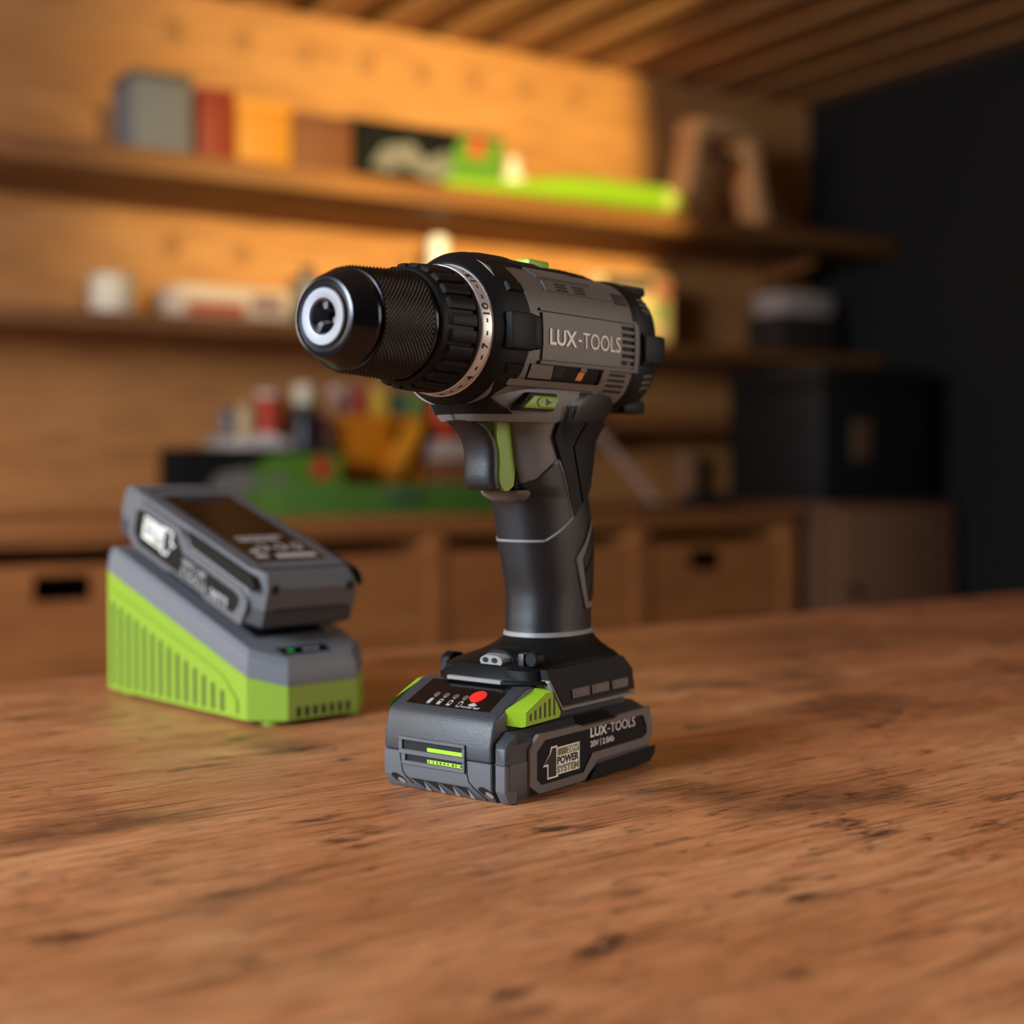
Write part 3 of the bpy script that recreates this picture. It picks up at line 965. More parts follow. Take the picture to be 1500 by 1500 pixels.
        base = X(bx(0))
        o2 = (0, y0 + sg * .45, 0)
        lettering('badge_lettering', [('20V', base + 19.0, base + 28.3, 17.4, 2.5, .02)], M['white'], badge, (0, y0 + sg * .53, 0), rt, (0, 0, 1), .1)
        lettering('badge_lettering', [('POWER', base + 11.2, base + 28.8, 12.8, 3.7, .042)], M['ink'], badge, o2, rt, (0, 0, 1), .1)
        lettering('badge_lettering', [('SYSTEM', base + 11.0, base + 28.8, 8.8, 3.4, .038)], M['olive'], badge, o2, rt, (0, 0, 1), .1)
        # release button with slits
        if head:
            yb = 27.5 if sg > 0 else -36
            ye = 34.4 if sg > 0 else -41.0
            bt_ = [(-16.6, 32.9), (-43.6, 33.6), (-45.0, 36.0), (-38.0, 46.8), (-33.0, 47.0), (-17.0, 39.6)]
            if sg < 0:
                bt_ = [(-10, 34), (-43, 34), (-44.6, 36), (-37.5, 47), (-30, 47.4), (-10, 38.4)]
            bm = loft([[(a + 11 * .55 if a > -30 else a, yb, b + 1.2) for a, b in bt_], [(a + .8 if a > -30 else a, ye - sg * 1.4, b) for a, b in bt_], [(a * .97 - .9, ye, b * .95 + 2.0) for a, b in bt_]])
            rb_ = obj('release_button', bm, M['lime'], root, s=s)
            for q in range(6):
                x = -20.8 - q * 3.7
                z1 = 38.2 + q * 1.3
                obj('slit', prism([(x - .75, 35.4), (x + .75, 35.4), (x + .75, z1), (x - .75, z1 + .5)], lambda a, b, d: (a, ye + sg * d, b), -.4, .08), M['lime_dark'], rb_, s=s)


# ------------------------------------------------------------------ the drill
DRILL_AT, DRILL_RZ = (-.03155, .64443, 0), math.radians(-127)
drill = empty('cordless_drill', DRILL_AT, DRILL_RZ, 'large grey and black cordless drill with lime accents standing on its battery on the bench', 'drill')
AX = 211.8
AXL = (0, 0, AX * MM)
# chuck
chuck = obj('chuck_cone', lathe([(70, 12.6), (75.2, 12.6), (75.4, 14.6), (76.0, 15.2), (75.8, 16.4), (74.6, 17.3), (72, 18.4), (66.4, 21.0), (65.4, 21.5), (64.4, 21.4), (63.6, 20.6), (62.8, 20.6), (62.5, 21.6), (58, 22.0)], 96), M['black_metal'], drill, AXL, MM)
obj('chuck_ring', lathe([(60, 6.9), (75.6, 6.9), (76.4, 7.6), (76.5, 8.2), (76.5, 11.6), (76.0, 12.2), (70, 12.3)], 72), M['steel'], chuck, (0, 0, 0), MM)
obj('bore', lathe([(66, 6.85), (62, 6.8), (61.8, 0.1)], 40), M['dark'], chuck, (0, 0, 0), MM)
jaw0 = None
for ang in (100, 220, 340):
    if jaw0 is None:
        j = jaw0 = obj('chuck_jaw', loft([[(x, r0 + dy, w) for (dy, w) in ((0, -1.0), (0, 1.0), (4.6, 1.9), (5.0, 0), (4.6, -1.9))] for x, r0 in ((63, 1.9), (71.5, 2.4), (73.6, 3.6))]), M['chrome'], chuck, (0, 0, 0), MM)
    else:
        j = jaw0.copy()
        col.objects.link(j)
        j.parent = chuck
    j.rotation_euler = (math.radians(ang), 0, 0)
# knurled sleeve: crossed ridges cut as geometry
seg, rows, nk = 576, 84, 72
rings = []
for i in range(rows + 1):
    tx = i / rows
    x = 62.3 - 29.6 * tx
    r0 = 21.9 + 1.5 * tx
    ring = []
    for k_ in range(seg):
        a = 2 * PI * k_ / seg
        t1 = (a * nk / (2 * PI) + tx * 14) % 1
        t2 = (a * nk / (2 * PI) - tx * 14) % 1
        w1, w2 = abs(t1 * 2 - 1), abs(t2 * 2 - 1)
        amp = .95 * min(w1, w2) * min(1, i / 2, (rows - i) / 2)
        ring.append((x, (r0 + amp) * math.cos(a), (r0 + amp) * math.sin(a)))
    rings.append(ring)
obj('chuck_sleeve', loft(rings, False), M['knurl'], drill, AXL, MM, sharp=80)
obj('chuck_collar', lathe([(33.4, 20), (33.2, 23.1), (32.6, 23.5), (28, 23.6), (26, 20)], 96), M['black_metal'], drill, AXL, MM)
# torque collar
tq = obj('torque_collar', lathe([(24, 22), (30.0, 23.9), (30.2, 24.4), (29.4, 25.4), (27.6, 25.9), (26.8, 26.0), (10, 26.6), (9.0, 28.3), (7.5, 28.5), (7.2, 20)], 96), M['rubber'], drill, AXL, MM)
rib0 = None
for k_ in range(24):
    if rib0 is None:
        rings = []
        for x, r, hw in ((27.0, 25.2, 4.6), (25.4, 27.6, 5.2), (10.2, 28.5, 5.4), (9.4, 26.0, 5.6)):
            rings.append([(x, (rr) * math.cos(math.radians(a_)), rr * math.sin(math.radians(a_))) for rr, a_ in ((25.0, -hw - .6), (r - .3, -hw), (r, -hw * .6), (r + .05, 0), (r, hw * .6), (r - .3, hw), (25.0, hw + .6))])
        rb0 = rib0 = obj('grip_rib', loft(rings), M['rubber'], tq, (0, 0, 0), MM)
        ri = rib0
    else:
        ri = rib0.copy()
        col.objects.link(ri)
        ri.parent = tq
    ri.rotation_euler = (math.radians(k_ * 15 + 4), 0, 0)
# number ring
nr = obj('number_ring', lathe([(7.6, 26), (7.4, 28.6), (6.9, 29.0), (6.2, 28.9), (1.0, 29.4), (.6, 29.8), (-.4, 29.9), (-.8, 27)], 120), M['silver'], drill, AXL, MM)
for num, th in (('1', -84), ('4', -49.5), ('7', -17), ('10', 15.5), ('13', 48.5), ('16', 81.5), ('19', 114.5)):
    a = math.radians(th)
    nrm = Vector((0, math.cos(a), math.sin(a)))
    up_ = Vector((1, 0, 0))
    rt = up_.cross(nrm)
    o = nrm * 29.12 + Vector((1.9, 0, 0))
    w = 2.5 if len(num) == 1 else 5.4
    if num == '1':
        w = 1.2
    lettering('ring_number', [(num, -w / 2, w / 2, 0, 3.9, .012)], M['ink'], nr, o, rt, up_, .22)
    for off in (11, 22):
        a2 = math.radians(th + off)
        n2 = Vector((0, math.cos(a2), math.sin(a2)))
        r2 = up_.cross(n2)
        o2 = n2 * 29.0
        bm = prism([(-.95, 0), (.95, 0), (.95, .9), (-.95, .9)], lambda p, q, d: tuple(o2 + r2 * p + up_ * (3.4 + q) + n2 * d), 0, .25)
        obj('tick', bm, M['ink'], nr, s=MM)

# motor housing
BA, BB, BN = 30.2, 33.6, 2.6


def bodyR(x):
    """Half width and half height of the housing at x."""
    k_ = lerpk([(-130, .90), (-118, .975), (-108, 1.0), (-8, 1.0)], x)
    return BA * k_, BB * k_


def body_pt(x, ph, h=0.0, a=None, b=None):
    aa, bb = bodyR(x) if a is None else (a, b)
    c, s_ = math.cos(ph), math.sin(ph)
    y, z = aa * spow(c, 2 / BN), bb * spow(s_, 2 / BN)
    l = math.hypot(y, z) or 1
    return (x, y * (1 + h / l), AX + z * (1 + h / l))


def body_side(sg):
    def f(x, z, h):
        a, b = bodyR(x)
        t = min(.97, abs((z - AX) / b))
        return (x, sg * (a * (1 - t ** BN) ** (1 / BN) + h), z)
    return f


rings = [[body_pt(x, 2 * PI * i / 96) for i in range(96)] for x in (-6, -20, -40, -70, -100, -110, -118)]
hous = obj('motor_housing', loft(rings), M['grey'], drill, s=MM)
# black gear collar with stepped rear edge
kp = [(-100, 6), (-90, 0), (-72, -2), (-60, -7), (-46, -15), (-36, -20.5), (-12, -23.2), (9, -24), (26, -22.5), (44, -20), (55, -19.5), (60, -26), (63, -52), (66, -57.5), (90, -59)]
rows_ = [(.0, 29.9), (.3, 30.6), (-.8, 31.4), (-3.5, 33.0), (-7, 34.6), (-11, 35.2)]
rings = []
NPH = 180
phis = [360 * i / NPH for i in range(NPH)]


def xr(ph):
    p = ph if ph <= 90 or ph > 270 else 180 - ph
    p = p - 360 if p > 180 else p
    return lerpk(kp, p)


def colR(ph, r):
    s_ = math.sin(math.radians(ph))
    c_ = abs(math.cos(math.radians(ph)))
    k_ = (r - 29.9) / 5.3
    side = -2.0 * k_ * max(0, (c_ - .75) / .25)
    top = 1.5 * k_ * max(0, (s_ - .8) / .2)
    return r + side + top


for x, r in rows_:
    rings.append([(x, colR(p, r) * math.cos(math.radians(p)), AX + colR(p, r) * math.sin(math.radians(p))) for p in phis])
for t in (.25, .5, .75, .96):
    rings.append([(min(-11.2, -11 + (xr(p) + 11) * t) if xr(p) < -11.2 else -11.2 - t * .3, colR(p, 35.2 + .3 * t) * math.cos(math.radians(p)), AX + colR(p, 35.2 + .3 * t) * math.sin(math.radians(p))) for p in phis])
rings.append([(min(xr(p), -11.6), colR(p, 34.9) * math.cos(math.radians(p)), AX + colR(p, 34.9) * math.sin(math.radians(p))) for p in phis])
rings.append([(min(xr(p), -11.6), 28 * math.cos(math.radians(p)), AX + 28 * math.sin(math.radians(p))) for p in phis])
gc_ = obj('gear_collar', loft(rings, False), M['rubber'], drill, s=MM)
obj('gear_lug', merge(box(-24.2, -5.5, 28, 35.6, 202.5, 219.4, 1.6, 2), box(-31.2, -25.0, 26, 34.0, 203.5, 219.0, 1.8, 2)), M['rubber'], drill, s=MM)
obj('gear_lug', merge(box(-24.2, -5.5, -35.6, -28, 202.5, 219.4, 1.6, 2), box(-31.2, -25.0, -34, -26, 203.5, 219.0, 1.8, 2)), M['rubber'], drill, s=MM)
bm = loft([[tuple(Vector((x, 0, AX)) + Vector((0, math.cos(a), math.sin(a))) * r) for a, r in [(math.radians(62), 31)] + [(math.radians(64 + 52 * q / 16), rr) for q in range(17)] + [(math.radians(118), 31)]] for x, rr in ((-10, 34.6), (-14, 36.4), (-18, 37.3), (-31, 37.5), (-35.5, 36.0))])
obj('top_lug', bm, M['rubber'], drill, s=MM)
# ridges moulded into the collar side
for q, x0, x1 in ((33, -20, -10), (-30, -19, -10)):
    for sg in (1, -1):
        a = math.radians(q)
        bm = loft([[tuple(Vector((x, 0, AX)) + Vector((0, sg * math.cos(a), math.sin(a))) * r + Vector((0, -sg * math.sin(a), math.cos(a))) * w) for r, w in ((31, -3), (rr, -2.2), (rr, 2.2), (31, 3))] for x, rr in ((x1 + 1, 34), (x1, 35.9), (x0, 35.9), (x0 - 1, 34))])
        obj('collar_ridge', bm, M['rubber'], gc_, s=MM)
# gear selector on top
gs = obj('gear_switch', box(-74, -57, -7, 7, 244, 250.6, 1.3, 2), M['lime'], drill, s=MM)
obj('switch_bed', box(-84, -54, -10, 10, 243, 246.6, 1.2, 2), M['rubber'], drill, s=MM)
obj('top_spine', loft([[(x, w * c, AX + z + h * s_) for c, s_ in ((1, 0), (.92, .7), (.6, 1), (-.6, 1), (-.92, .7), (-1, 0))] for x, w, z, h in ((-56, 12, 31.5, 3.4), (-80, 13, 31.8, 3.9), (-95, 13, 31.5, 3.5), (-106, 15, 29.5, 3.0), (-119, 17, 29, 3.4))]), M['rubber'], drill, s=MM)

for sg in (1, -1):
    f = body_side(sg)
    pan = obj('side_badge', conform([(-35, 199.6), (-34.6, 221.2), (-101.4, 221.2), (-101.4, 199.6)], f, -.6, 1.2, 12, 7), M['grey'], drill, s=MM)
    # vents behind the badge: slats over a dark plate that paints the slot shade
    obj('vent_bed', conform([(-101.6, 199.8), (-101.6, 221), (-113.6, 220.6), (-113.6, 199.8)], f, -.5, .12, 8, 6), M['dark'], hous, s=MM)
    for q in range(7):
        z = 199.6 + q * 3.42
        obj('vent_slat', conform([(-101.4, z), (-101.4, z + 1.35), (-113.8, z + 1.35), (-113.8, z)], f, -.4, 1.15, 13, 5), M['grey'], hous, s=MM)
    obj('rear_rim', conform([(-113.6, 198.6), (-113.6, 222.0), (-118, 221.8), (-118.3, 198.6)], f, -.6, 1.6, 8, 5), M['grey'], hous, s=MM)
    obj('panel_rail', conform([(-33, 197.6), (-34, 199.2), (-118, 199.2), (-118, 197.6)], f, -.6, 1.9, 12, 5), M['grey'], hous, s=MM)
    obj('panel_rail', conform([(-33, 222.0), (-33.5, 223.2), (-117, 223.2), (-117, 222.0)], f, -.6, 1.2, 12, 5), M['grey'], hous, s=MM)
    # channel shade painted as a dark strip under the badge, and its lower rail
    obj('side_channel', conform([(-27, 190.2), (-27.5, 197.4), (-88, 197.4), (-85, 190.2)], f, -.5, .15, 10, 4), M['shadow_wood'] if False else M['rubber'], hous, s=MM)
    obj('channel_block', conform([(-27.5, 191), (-28, 197.2), (-45, 197.2), (-46, 191)], f, -.4, 1.0, 9, 4), M['grey'], hous, s=MM)
    obj('channel_slot', conform([(-47.5, 192), (-47.5, 197.2), (-56, 197.2), (-55, 192)], f, -.4, .3, 9, 4), M['dark'], hous, s=MM)
    obj('see_through_patch', conform([(-66.2, 191.6), (-67.4, 195.4), (-72.4, 195.4), (-71.2, 191.6)], f, -.3, .5, 9, 4), M['see_through'], hous, s=MM)  # orange plate in place of the lit background seen through a gap
    obj('channel_post', conform([(-67.5, 195.6), (-67.5, 198), (-72.6, 198), (-72.6, 195.6)], f, -.3, 1.2, 9, 4), M['grey'], hous, s=MM)
    obj('channel_post', conform([(-85.6, 190), (-86.4, 198), (-92, 198), (-91, 190)], f, -.3, 1.7, 9, 4), M['grey'], hous, s=MM)
    obj('lower_rail', conform([(-13, 187.3), (-13.5, 190.0), (-84, 190.0), (-89, 193.0), (-91, 191.0), (-86.5, 186.9)], f, -.8, 2.1, 9, 4), M['grey'], hous, s=MM)
    for q in range(4):
        z = 187.2 + q * 2.6
        obj('vent_slot', conform([(-94, z), (-94, z + 1.3), (-111 + q * .6, z + 1.3), (-111 + q * .6, z)], f, -.3, .12, 9, 4), M['dark'], hous, s=MM)
    # upper slope
    def fs(x, ph, h, sg=sg):
        p = body_pt(x, math.radians(ph), h)
        return (p[0], sg * p[1], p[2])
    obj('upper_panel', conform([(-42, 30.5), (-42, 42), (-98, 42), (-98, 30.5)], fs, -.5, .9, 14, 4), M['grey'], hous, s=MM)
    for x in (-51, -66):
        for q in range(3):
            obj('vent_slot', conform([(x, 31.6 + q * 3.4), (x, 33.4 + q * 3.4), (x - 9.5, 33.4 + q * 3.4), (x - 9.5, 31.6 + q * 3.4)], fs, .6, .98, 14, 4), M['dark'], hous, s=MM)
    for q in range(4):
        obj('vent_slot', conform([(-101, 29 + q * 3.6), (-101, 31 + q * 3.6), (-112.6, 31 + q * 3.6), (-112.6, 29 + q * 3.6)], fs, -.5, .3, 14, 4), M['dark'], hous, s=MM)
    obj('top_panel', conform([(-40, 46), (-36, 60), (-72, 60), (-84, 47)], fs, -.5, 1.3, 12, 5), M['grey'], hous, s=MM)
    y = body_side(1)(-70, 210, 1.2)[1]
    o, rt = ((0, sg * (y + .02), 0), (-sg, 0, 0))
    a0, a1 = (39.4, 99.2) if sg > 0 else (-99.2, -39.4)
    ln = a1 - a0
    lettering('maker_lettering', [('LUX', a0, a0 + ln * .365, 206.6, 7.5, .02), ('-', a0 + ln * .385, a0 + ln * .435, 209.6, .9, 0), ('TOOLS', a0 + ln * .45, a1, 206.6, 7.5, -.006)], M['white'], pan, o, rt, (0, 0, 1), .45)
    # direction switch
    sbed = [(-24.0, 178.6), (-31.2, 184.6), (-51.6, 184.6), (-53.0, 181.6), (-49.0, 176.2), (-24.0, 176.2)]
    scut = [(-25.6, 178.6), (-32.2, 183.2), (-50.4, 183.2), (-51.2, 181.6), (-47.6, 177.2), (-25.6, 177.2)]
    yn = 26.2
    fn = lambda a, b, d, sg=sg: (a, sg * (yn + d), b)
    obj('switch_recess', prism(sbed, fn, -6, .5), M['dark'], drill, s=MM)
    dsw = obj('direction_switch', prism(scut, fn, -5, 2.2, .7, 2, 40), M['lime2'], drill, s=MM)
    obj('switch_facet', prism([(-33.5, 180.2), (-36.5, 182.6), (-49.8, 182.6), (-50.4, 181.4), (-47.4, 177.8), (-35.4, 177.8)], fn, 1.8, 2.75, .3, 1, 40), M['lime2'], dsw, s=MM)
    obj('switch_arrow', prism([(-40.2, 182.0), (-45.0, 180.2), (-40.2, 178.4)], fn, 2.5, 2.82), M['lime_dark'], dsw, s=MM)

# rear cap
def cap_ring(x, a, b, n=64):
    return [(x, a * spow(math.cos(2 * PI * i / n), 2 / BN), AX + b * spow(math.sin(2 * PI * i / n), 2 / BN)) for i in range(n)]


cap_ = obj('rear_cap', loft([cap_ring(x, a, b) for x, a, b in ((-115, 29.6, 33), (-118.4, 31.0, 34.4), (-122, 31.4, 34.6), (-132, 30.2, 33.4), (-140, 27.4, 30.6), (-145, 23.0, 26.6), (-146.5, 19.5, 23))]), M['rubber'], drill, s=MM)
for sg in (1, -1):
    obj('cap_lug', merge(box(-139.5, -120, sg * 26, sg * 33.8, 202.6, 217.4, 1.6, 2), box(-127, -119.6, sg * 27, sg * 32.6, 201.6, 218.4, 1.2, 2)), M['rubber'], cap_, s=MM)
    obj('cap_lug', box(-142, -120, sg * 8, sg * 20, 238.5, 243.2, 1.6, 2), M['rubber'], cap_, s=MM)
    obj('cap_lug', box(-142, -122, sg * 8, sg * 20, 178.0, 185, 1.6, 2), M['rubber'], cap_, s=MM)
    for q in range(6):
        ph = math.radians((22 + q * 6) if q < 3 else (-(q - 3) * 6 - 24))
        pts = [(-124, ph - .035), (-124, ph + .035), (-134, ph + .035), (-134, ph - .035)]
        def fc(x, p, h, sg=sg):
            k_ = lerpk([(-140, 27.4), (-132, 30.2), (-122, 31.4)], x)
            yy, zz = k_ * spow(math.cos(p), 2 / BN), (k_ + 3.2) * spow(math.sin(p), 2 / BN)
            l = math.hypot(yy, zz)
            return (x, sg * yy * (1 + h / l), AX + zz * (1 + h / l))
        obj('vent_slot', conform(pts, fc, -.4, .15, 5, 1), M['dark'], cap_, s=MM)
        obj('vent_rib', conform([(-123.6, ph + .05), (-123.6, ph + .075), (-134, ph + .075), (-134, ph + .05)], fc, -.4, .5, 5, 1), M['grey'], cap_, s=MM)

# neck between housing and handle
NK = [(171.2, -62.0, 52.0, 23.4), (173.6, -62.0, 54.0, 24.2), (176.5, -62.5, 56.0, 24.8), (180, -63, 58.5, 25.4), (184, -63.5, 60.5, 25.6), (188, -64, 61.5, 24.6), (196, -64, 60, 21)]


def npt(th, z, h=0):
    c, a, b = crom(NK, z)
    x, y = a * spow(math.cos(th), 2 / 2.6), b * spow(math.sin(th), 2 / 2.6)
    l = math.hypot(x, y) or 1
    return (c + x * (1 + h / l), y * (1 + h / l), z)


def nside(sg):
    def f(x, z, h):
        c, a, b = crom(NK, z)
        k_ = min(.985, abs((x - c) / a))
        return (x, sg * (b * (1 - k_ ** 2.6) ** (1 / 2.6) + h), z)
    return f


# handle: (z, centre x, half depth, half width)
HK = [(66, -83, 25.0, 18.4), (69, -82.8, 23.6, 17.6), (75, -82.8, 23.3, 17.4), (82, -83.2, 23.4, 17.4), (90, -83.2, 23.8, 17.5), (101, -82.0, 25.6, 17.9), (115, -80.3, 27.2, 18.5), (130, -77.0, 27.4, 18.8),
      (140, -74.0, 28.0, 19.2), (150, -72.2, 29.8, 20.0), (162, -71.6, 31.4, 21.2), (168, -73.2, 33.8, 22.6), (172, -75.5, 37.0, 23.8)]
def hn(z):
    return lerpk([(136, 2.35), (141, 3.3)], z)


def hsec(z):
    return crom(HK, z)


def hpt(th, z, h=0.0):
    c, a, b = hsec(z)
    x, y = a * spow(math.cos(th), 2 / hn(z)), b * spow(math.sin(th), 2 / hn(z))
    l = math.hypot(x, y) or 1
    return (c + x * (1 + h / l), y * (1 + h / l), z)


def th_of(x, z):
    c, a, b = hsec(z)
    t = max(-1, min(1, (x - c) / a))
    return math.acos(spow(t, hn(z) / 2))


def hside(sg):
    def f(x, z, h):
        c, a, b = hsec(z)
        t = min(.985, abs((x - c) / a))
        return (x, sg * (b * (1 - t ** hn(z)) ** (1 / hn(z)) + h), z)
    return f


zs = [66 + 2 * i for i in range(54)]
handle = obj('handle', loft([[hpt(2 * PI * i / 72, z) for i in range(72)] for z in zs]), M['grey'], drill, s=MM)


def wrap(zrows, th0, th1, h, n=40):
    """A skin round the handle from angle th0(z) to th1(z), rounded at its edges."""
    bm = bmesh.new()
    rows = []
    for z in zrows:
        a, b = th0(z), th1(z)
        rows.append([bm.verts.new(hpt(a + (b - a) * i / n, z, h if 0 < i < n else -.2)) for i in range(n + 1)])
    for r0, r1 in zip(rows, rows[1:]):
        for i in range(n):
            bm.faces.new((r0[i], r0[i + 1], r1[i + 1], r1[i]))
    return bm


def zrange(a, b, st=1.5):
    n = max(2, int((b - a) / st) + 1)
    return [a + (b - a) * i / (n - 1) for i in range(n)]


# full-round rubber below the trigger, rear rubber above it
full = loft([[hpt(2 * PI * i / 72, z, h) for i in range(72)] for z, h in [(69.4, 0)] + [(z, .9) for z in zrange(69.6, 137.5)] + [(137.8, 0)]], False)
grip = obj('rubber_grip', full, M['rubber2'], handle, s=MM)
EDGE = [(137.5, -46), (140.2, -45.5), (143.4, -46.2), (144.0, -49), (147, -51.5), (154.6, -60.5), (164.6, -55.8), (172, -57.5)]
bm = wrap(zrange(137.4, 172, 1.2), lambda z: th_of(lerpk(EDGE, z), z), lambda z: 2 * PI - th_of(lerpk(EDGE, z), z), .9)
obj('rear_rubber', bm, M['rubber2'], handle, s=MM)
# pale seams: the piping round the grip and the ring at its foot
pp = loft([[hpt(2 * PI * i / 72, z, h) for i in range(72)] for z, h in ((67.2, 0), (67.6, 1.3), (69.6, 1.3), (70.0, 0))], False)
obj('grip_ring', pp, M['grey2'], handle, s=MM)
for sg in (1, -1):
    bm = bmesh.new()
    t1 = th_of(-60, 114.6)
    rows = []
    for z, h in ((113.9, .4), (114.1, 1.35), (115.2, 1.35), (115.4, .4)):
        rows.append([hpt(sg * t1 * i / 24, z, h) for i in range(25)])
    bm = loft(rows, False, False)
    fh = hside(sg)
    key_ = ((-59.5, 114.6), (-68, 120.2), (-75.8, 125.8), (-72, 135.6), (-66.2, 147), (-61, 154.6))
    fine = [(a_[0] + (b_[0] - a_[0]) * q / 6, a_[1] + (b_[1] - a_[1]) * q / 6) for a_, b_ in zip(key_, key_[1:]) for q in range(6)]
    bm = merge(bm, tube([fh(x, z, 1.0) for x, z in fine], .55, 6))
    obj('piping', bm, M['grey2'], handle, s=MM)
    # raised zigzag band with slits
    zig = [(-57.5, 171.8), (-56.6, 168.5), (-56.2, 164.4), (-62, 155), (-69, 142), (-76, 126), (-82.4, 131.8), (-77, 146), (-70.4, 160), (-75, 168), (-77.5, 171.8)]
    zb = obj('zigzag_band', conform(zig, fh, .2, 1.9, 6, 5), M['rubber'], handle, s=MM)
    obj('rear_plate', conform([(-80, 171.8), (-73, 160), (-84.6, 132.5), (-90, 140), (-96, 152), (-97, 166), (-97, 171.8)], fh, .2, 1.7, 6, 5), M['rubber'], handle, s=MM)
    for (x0, z0), (x1, z1) in zip(((-60.9, 179.4), (-62.9, 179.5), (-64.9, 179.5), (-66.9, 179.6), (-69.0, 179.7)), ((-60.1, 168.2), (-61.2, 166.5), (-62.2, 164.8), (-63.1, 163.3), (-64.1, 161.4))):
        pts = []
        for q in range(9):
            x, z = x0 + (x1 - x0) * q / 8, z0 + (z1 - z0) * q / 8
            yy = fh(x, z, 1.85)[1] if z < 171.6 else nside(sg)(x, z, 1.5)[1]
            pts.append((x, yy, z))
        obj('slit', tube(pts, .30, 6), M['dark'], handle, s=MM)
    # chevron and grip pads low at the rear
    chev = [(-95.8, 123.5), (-94.2, 124.4), (-86, 113.5), (-79.0, 105.6), (-84.2, 91), (-88.2, 80.2), (-96, 80.6), (-96, 83.2), (-90.6, 83.2), (-87.6, 92), (-84.0, 104.8), (-88.5, 112)]
    obj('chevron', conform(chev, fh, .3, 1.9, 4, 5), M['grey'], handle, s=MM)
    pads = ([(-96.5, 121.5), (-89.5, 112), (-85.2, 105), (-87.0, 99.4), (-99, 111.5)], [(-87.4, 98.2), (-99.2, 110), (-100.6, 97.5), (-89.6, 86.6)], [(-89.9, 85.4), (-100.6, 96), (-99.6, 84.4), (-91.2, 84.2)])
    for p in pads:
        obj('grip_pad', conform(p, fh, .3, 1.75, 4, 4), M['rubber2'], handle, s=MM)

neck = obj('neck', loft([[npt(2 * PI * i / 80, z) for i in range(80)] for z in (171.2, 171.8, 173.6, 176.5, 180, 184, 190, 196)]), M['grey'], drill, s=MM)
# black nose of the collar that runs down over the neck front, and the rubber over its back
rows = []
for z, tmax, h in ((174.4, .95, -.2), (174.6, .95, .9), (178, .82, .9), (182, .66, .9), (187, .5, .9), (190, .4, .9)):
    rows.append([npt(-tmax + 2 * tmax * i / 40, z, h if 0 < i < 40 else -.2) for i in range(41)])
obj('collar_nose', loft(rows, False, False), M['rubber'], drill, s=MM)
rows = []
for z, h in ((171.3, .9), (176, 1.1), (181, 1.2), (185.6, 1.2), (186.2, -.3)):
    def nth(x, z=z):
        c, a, b = crom(NK, z)
        return math.acos(spow(max(-1, min(1, (x - c) / a)), 2.6 / 2))
    t0 = nth(lerpk([(171, -57), (176, -60), (182.6, -66.5), (186, -74)], z))
    rows.append([npt(t0 + (2 * PI - 2 * t0) * i / 50, z, h if 0 < i < 50 else -.2) for i in range(51)])
obj('neck_rubber', loft(rows, False, False), M['rubber2'], drill, s=MM)
obj('neck_seam', tube([npt(0, z, .95) for z in (171.4, 174.4, 178, 182)], .25, 6), M['dark'], drill, s=MM)

# trigger: green carrier and soft black finger pad
def trig(z, w, nose, back, n=17):
    out = []
    for i in range(n):
        a = -PI / 2 + PI * i / (n - 1)
        out.append((back + (nose - back) * max(0, math.cos(a)) ** .75, w * spow(math.sin(a), .8), z))
    return out


TK = [(139.2, -27.5), (140.2, -25.6), (143, -24.0), (147, -23.6), (152, -24.0), (158, -23.6), (163, -21.6), (167, -17.8), (170, -12.5), (171.6, -9.0)]
tr_ = obj('trigger', loft([trig(z, w, n_, n_ - 5.0) for z, n_, w in [(z, n_, 9.2 if 140 < z < 171 else 8.2) for z, n_ in TK]]), M['rubber2'], drill, s=MM)
GK = [(139.0, -38.5), (140, -42.4), (146, -43.6), (152, -44.2), (160, -43.0), (168, -41.5), (171.6, -41)]
rows = []
for z in zrange(139.0, 171.6, 2.2):
    bx_ = lerpk(GK, z)
    fx = float(np.interp(z, [k_[0] for k_ in TK], [k_[1] for k_ in TK])) - 6.4
    fx = min(fx, -28.0) if z > 141 else fx
    w = 9.0
    rows.append([(fx, -w + .8, z), (fx - .8, -w, z), (bx_ + 1, -w, z), (bx_, -w + 1, z), (bx_, w - 1, z), (bx_ + 1, w, z), (fx - .8, w, z), (fx, w - .8, z)])
obj('trigger_carrier', loft(rows), M['lime2'], tr_, s=MM)
# lip under the trigger
lip = loft([[(c + a * spow(math.cos(2 * PI * i / 64), .8), b * spow(math.sin(2 * PI * i / 64), .8), z) for i in range(64)] for z, c, a, b in ((132.4, -53, 4, 7), (134.6, -50.5, 7.6, 10), (136.8, -49.2, 9.8, 12.4), (138.4, -49, 10.4, 13.2), (139.2, -49, 9.8, 12.6))])
obj('trigger_guard', lip, M['grey'], drill, s=MM)
obj('trigger_gap_shade', box(-52, -42.8, -9.4, 9.4, 139.4, 170.8, 1.0, 2), M['dark'], drill, s=MM)  # dark box for the shade behind the trigger

# foot
def fsec(z, c, a, b, n, k_=72, cy=0.0):
    return [(c + a * spow(math.cos(2 * PI * i / k_), 2 / n), cy + b * spow(math.sin(2 * PI * i / k_), 2 / n), z) for i in range(k_)]


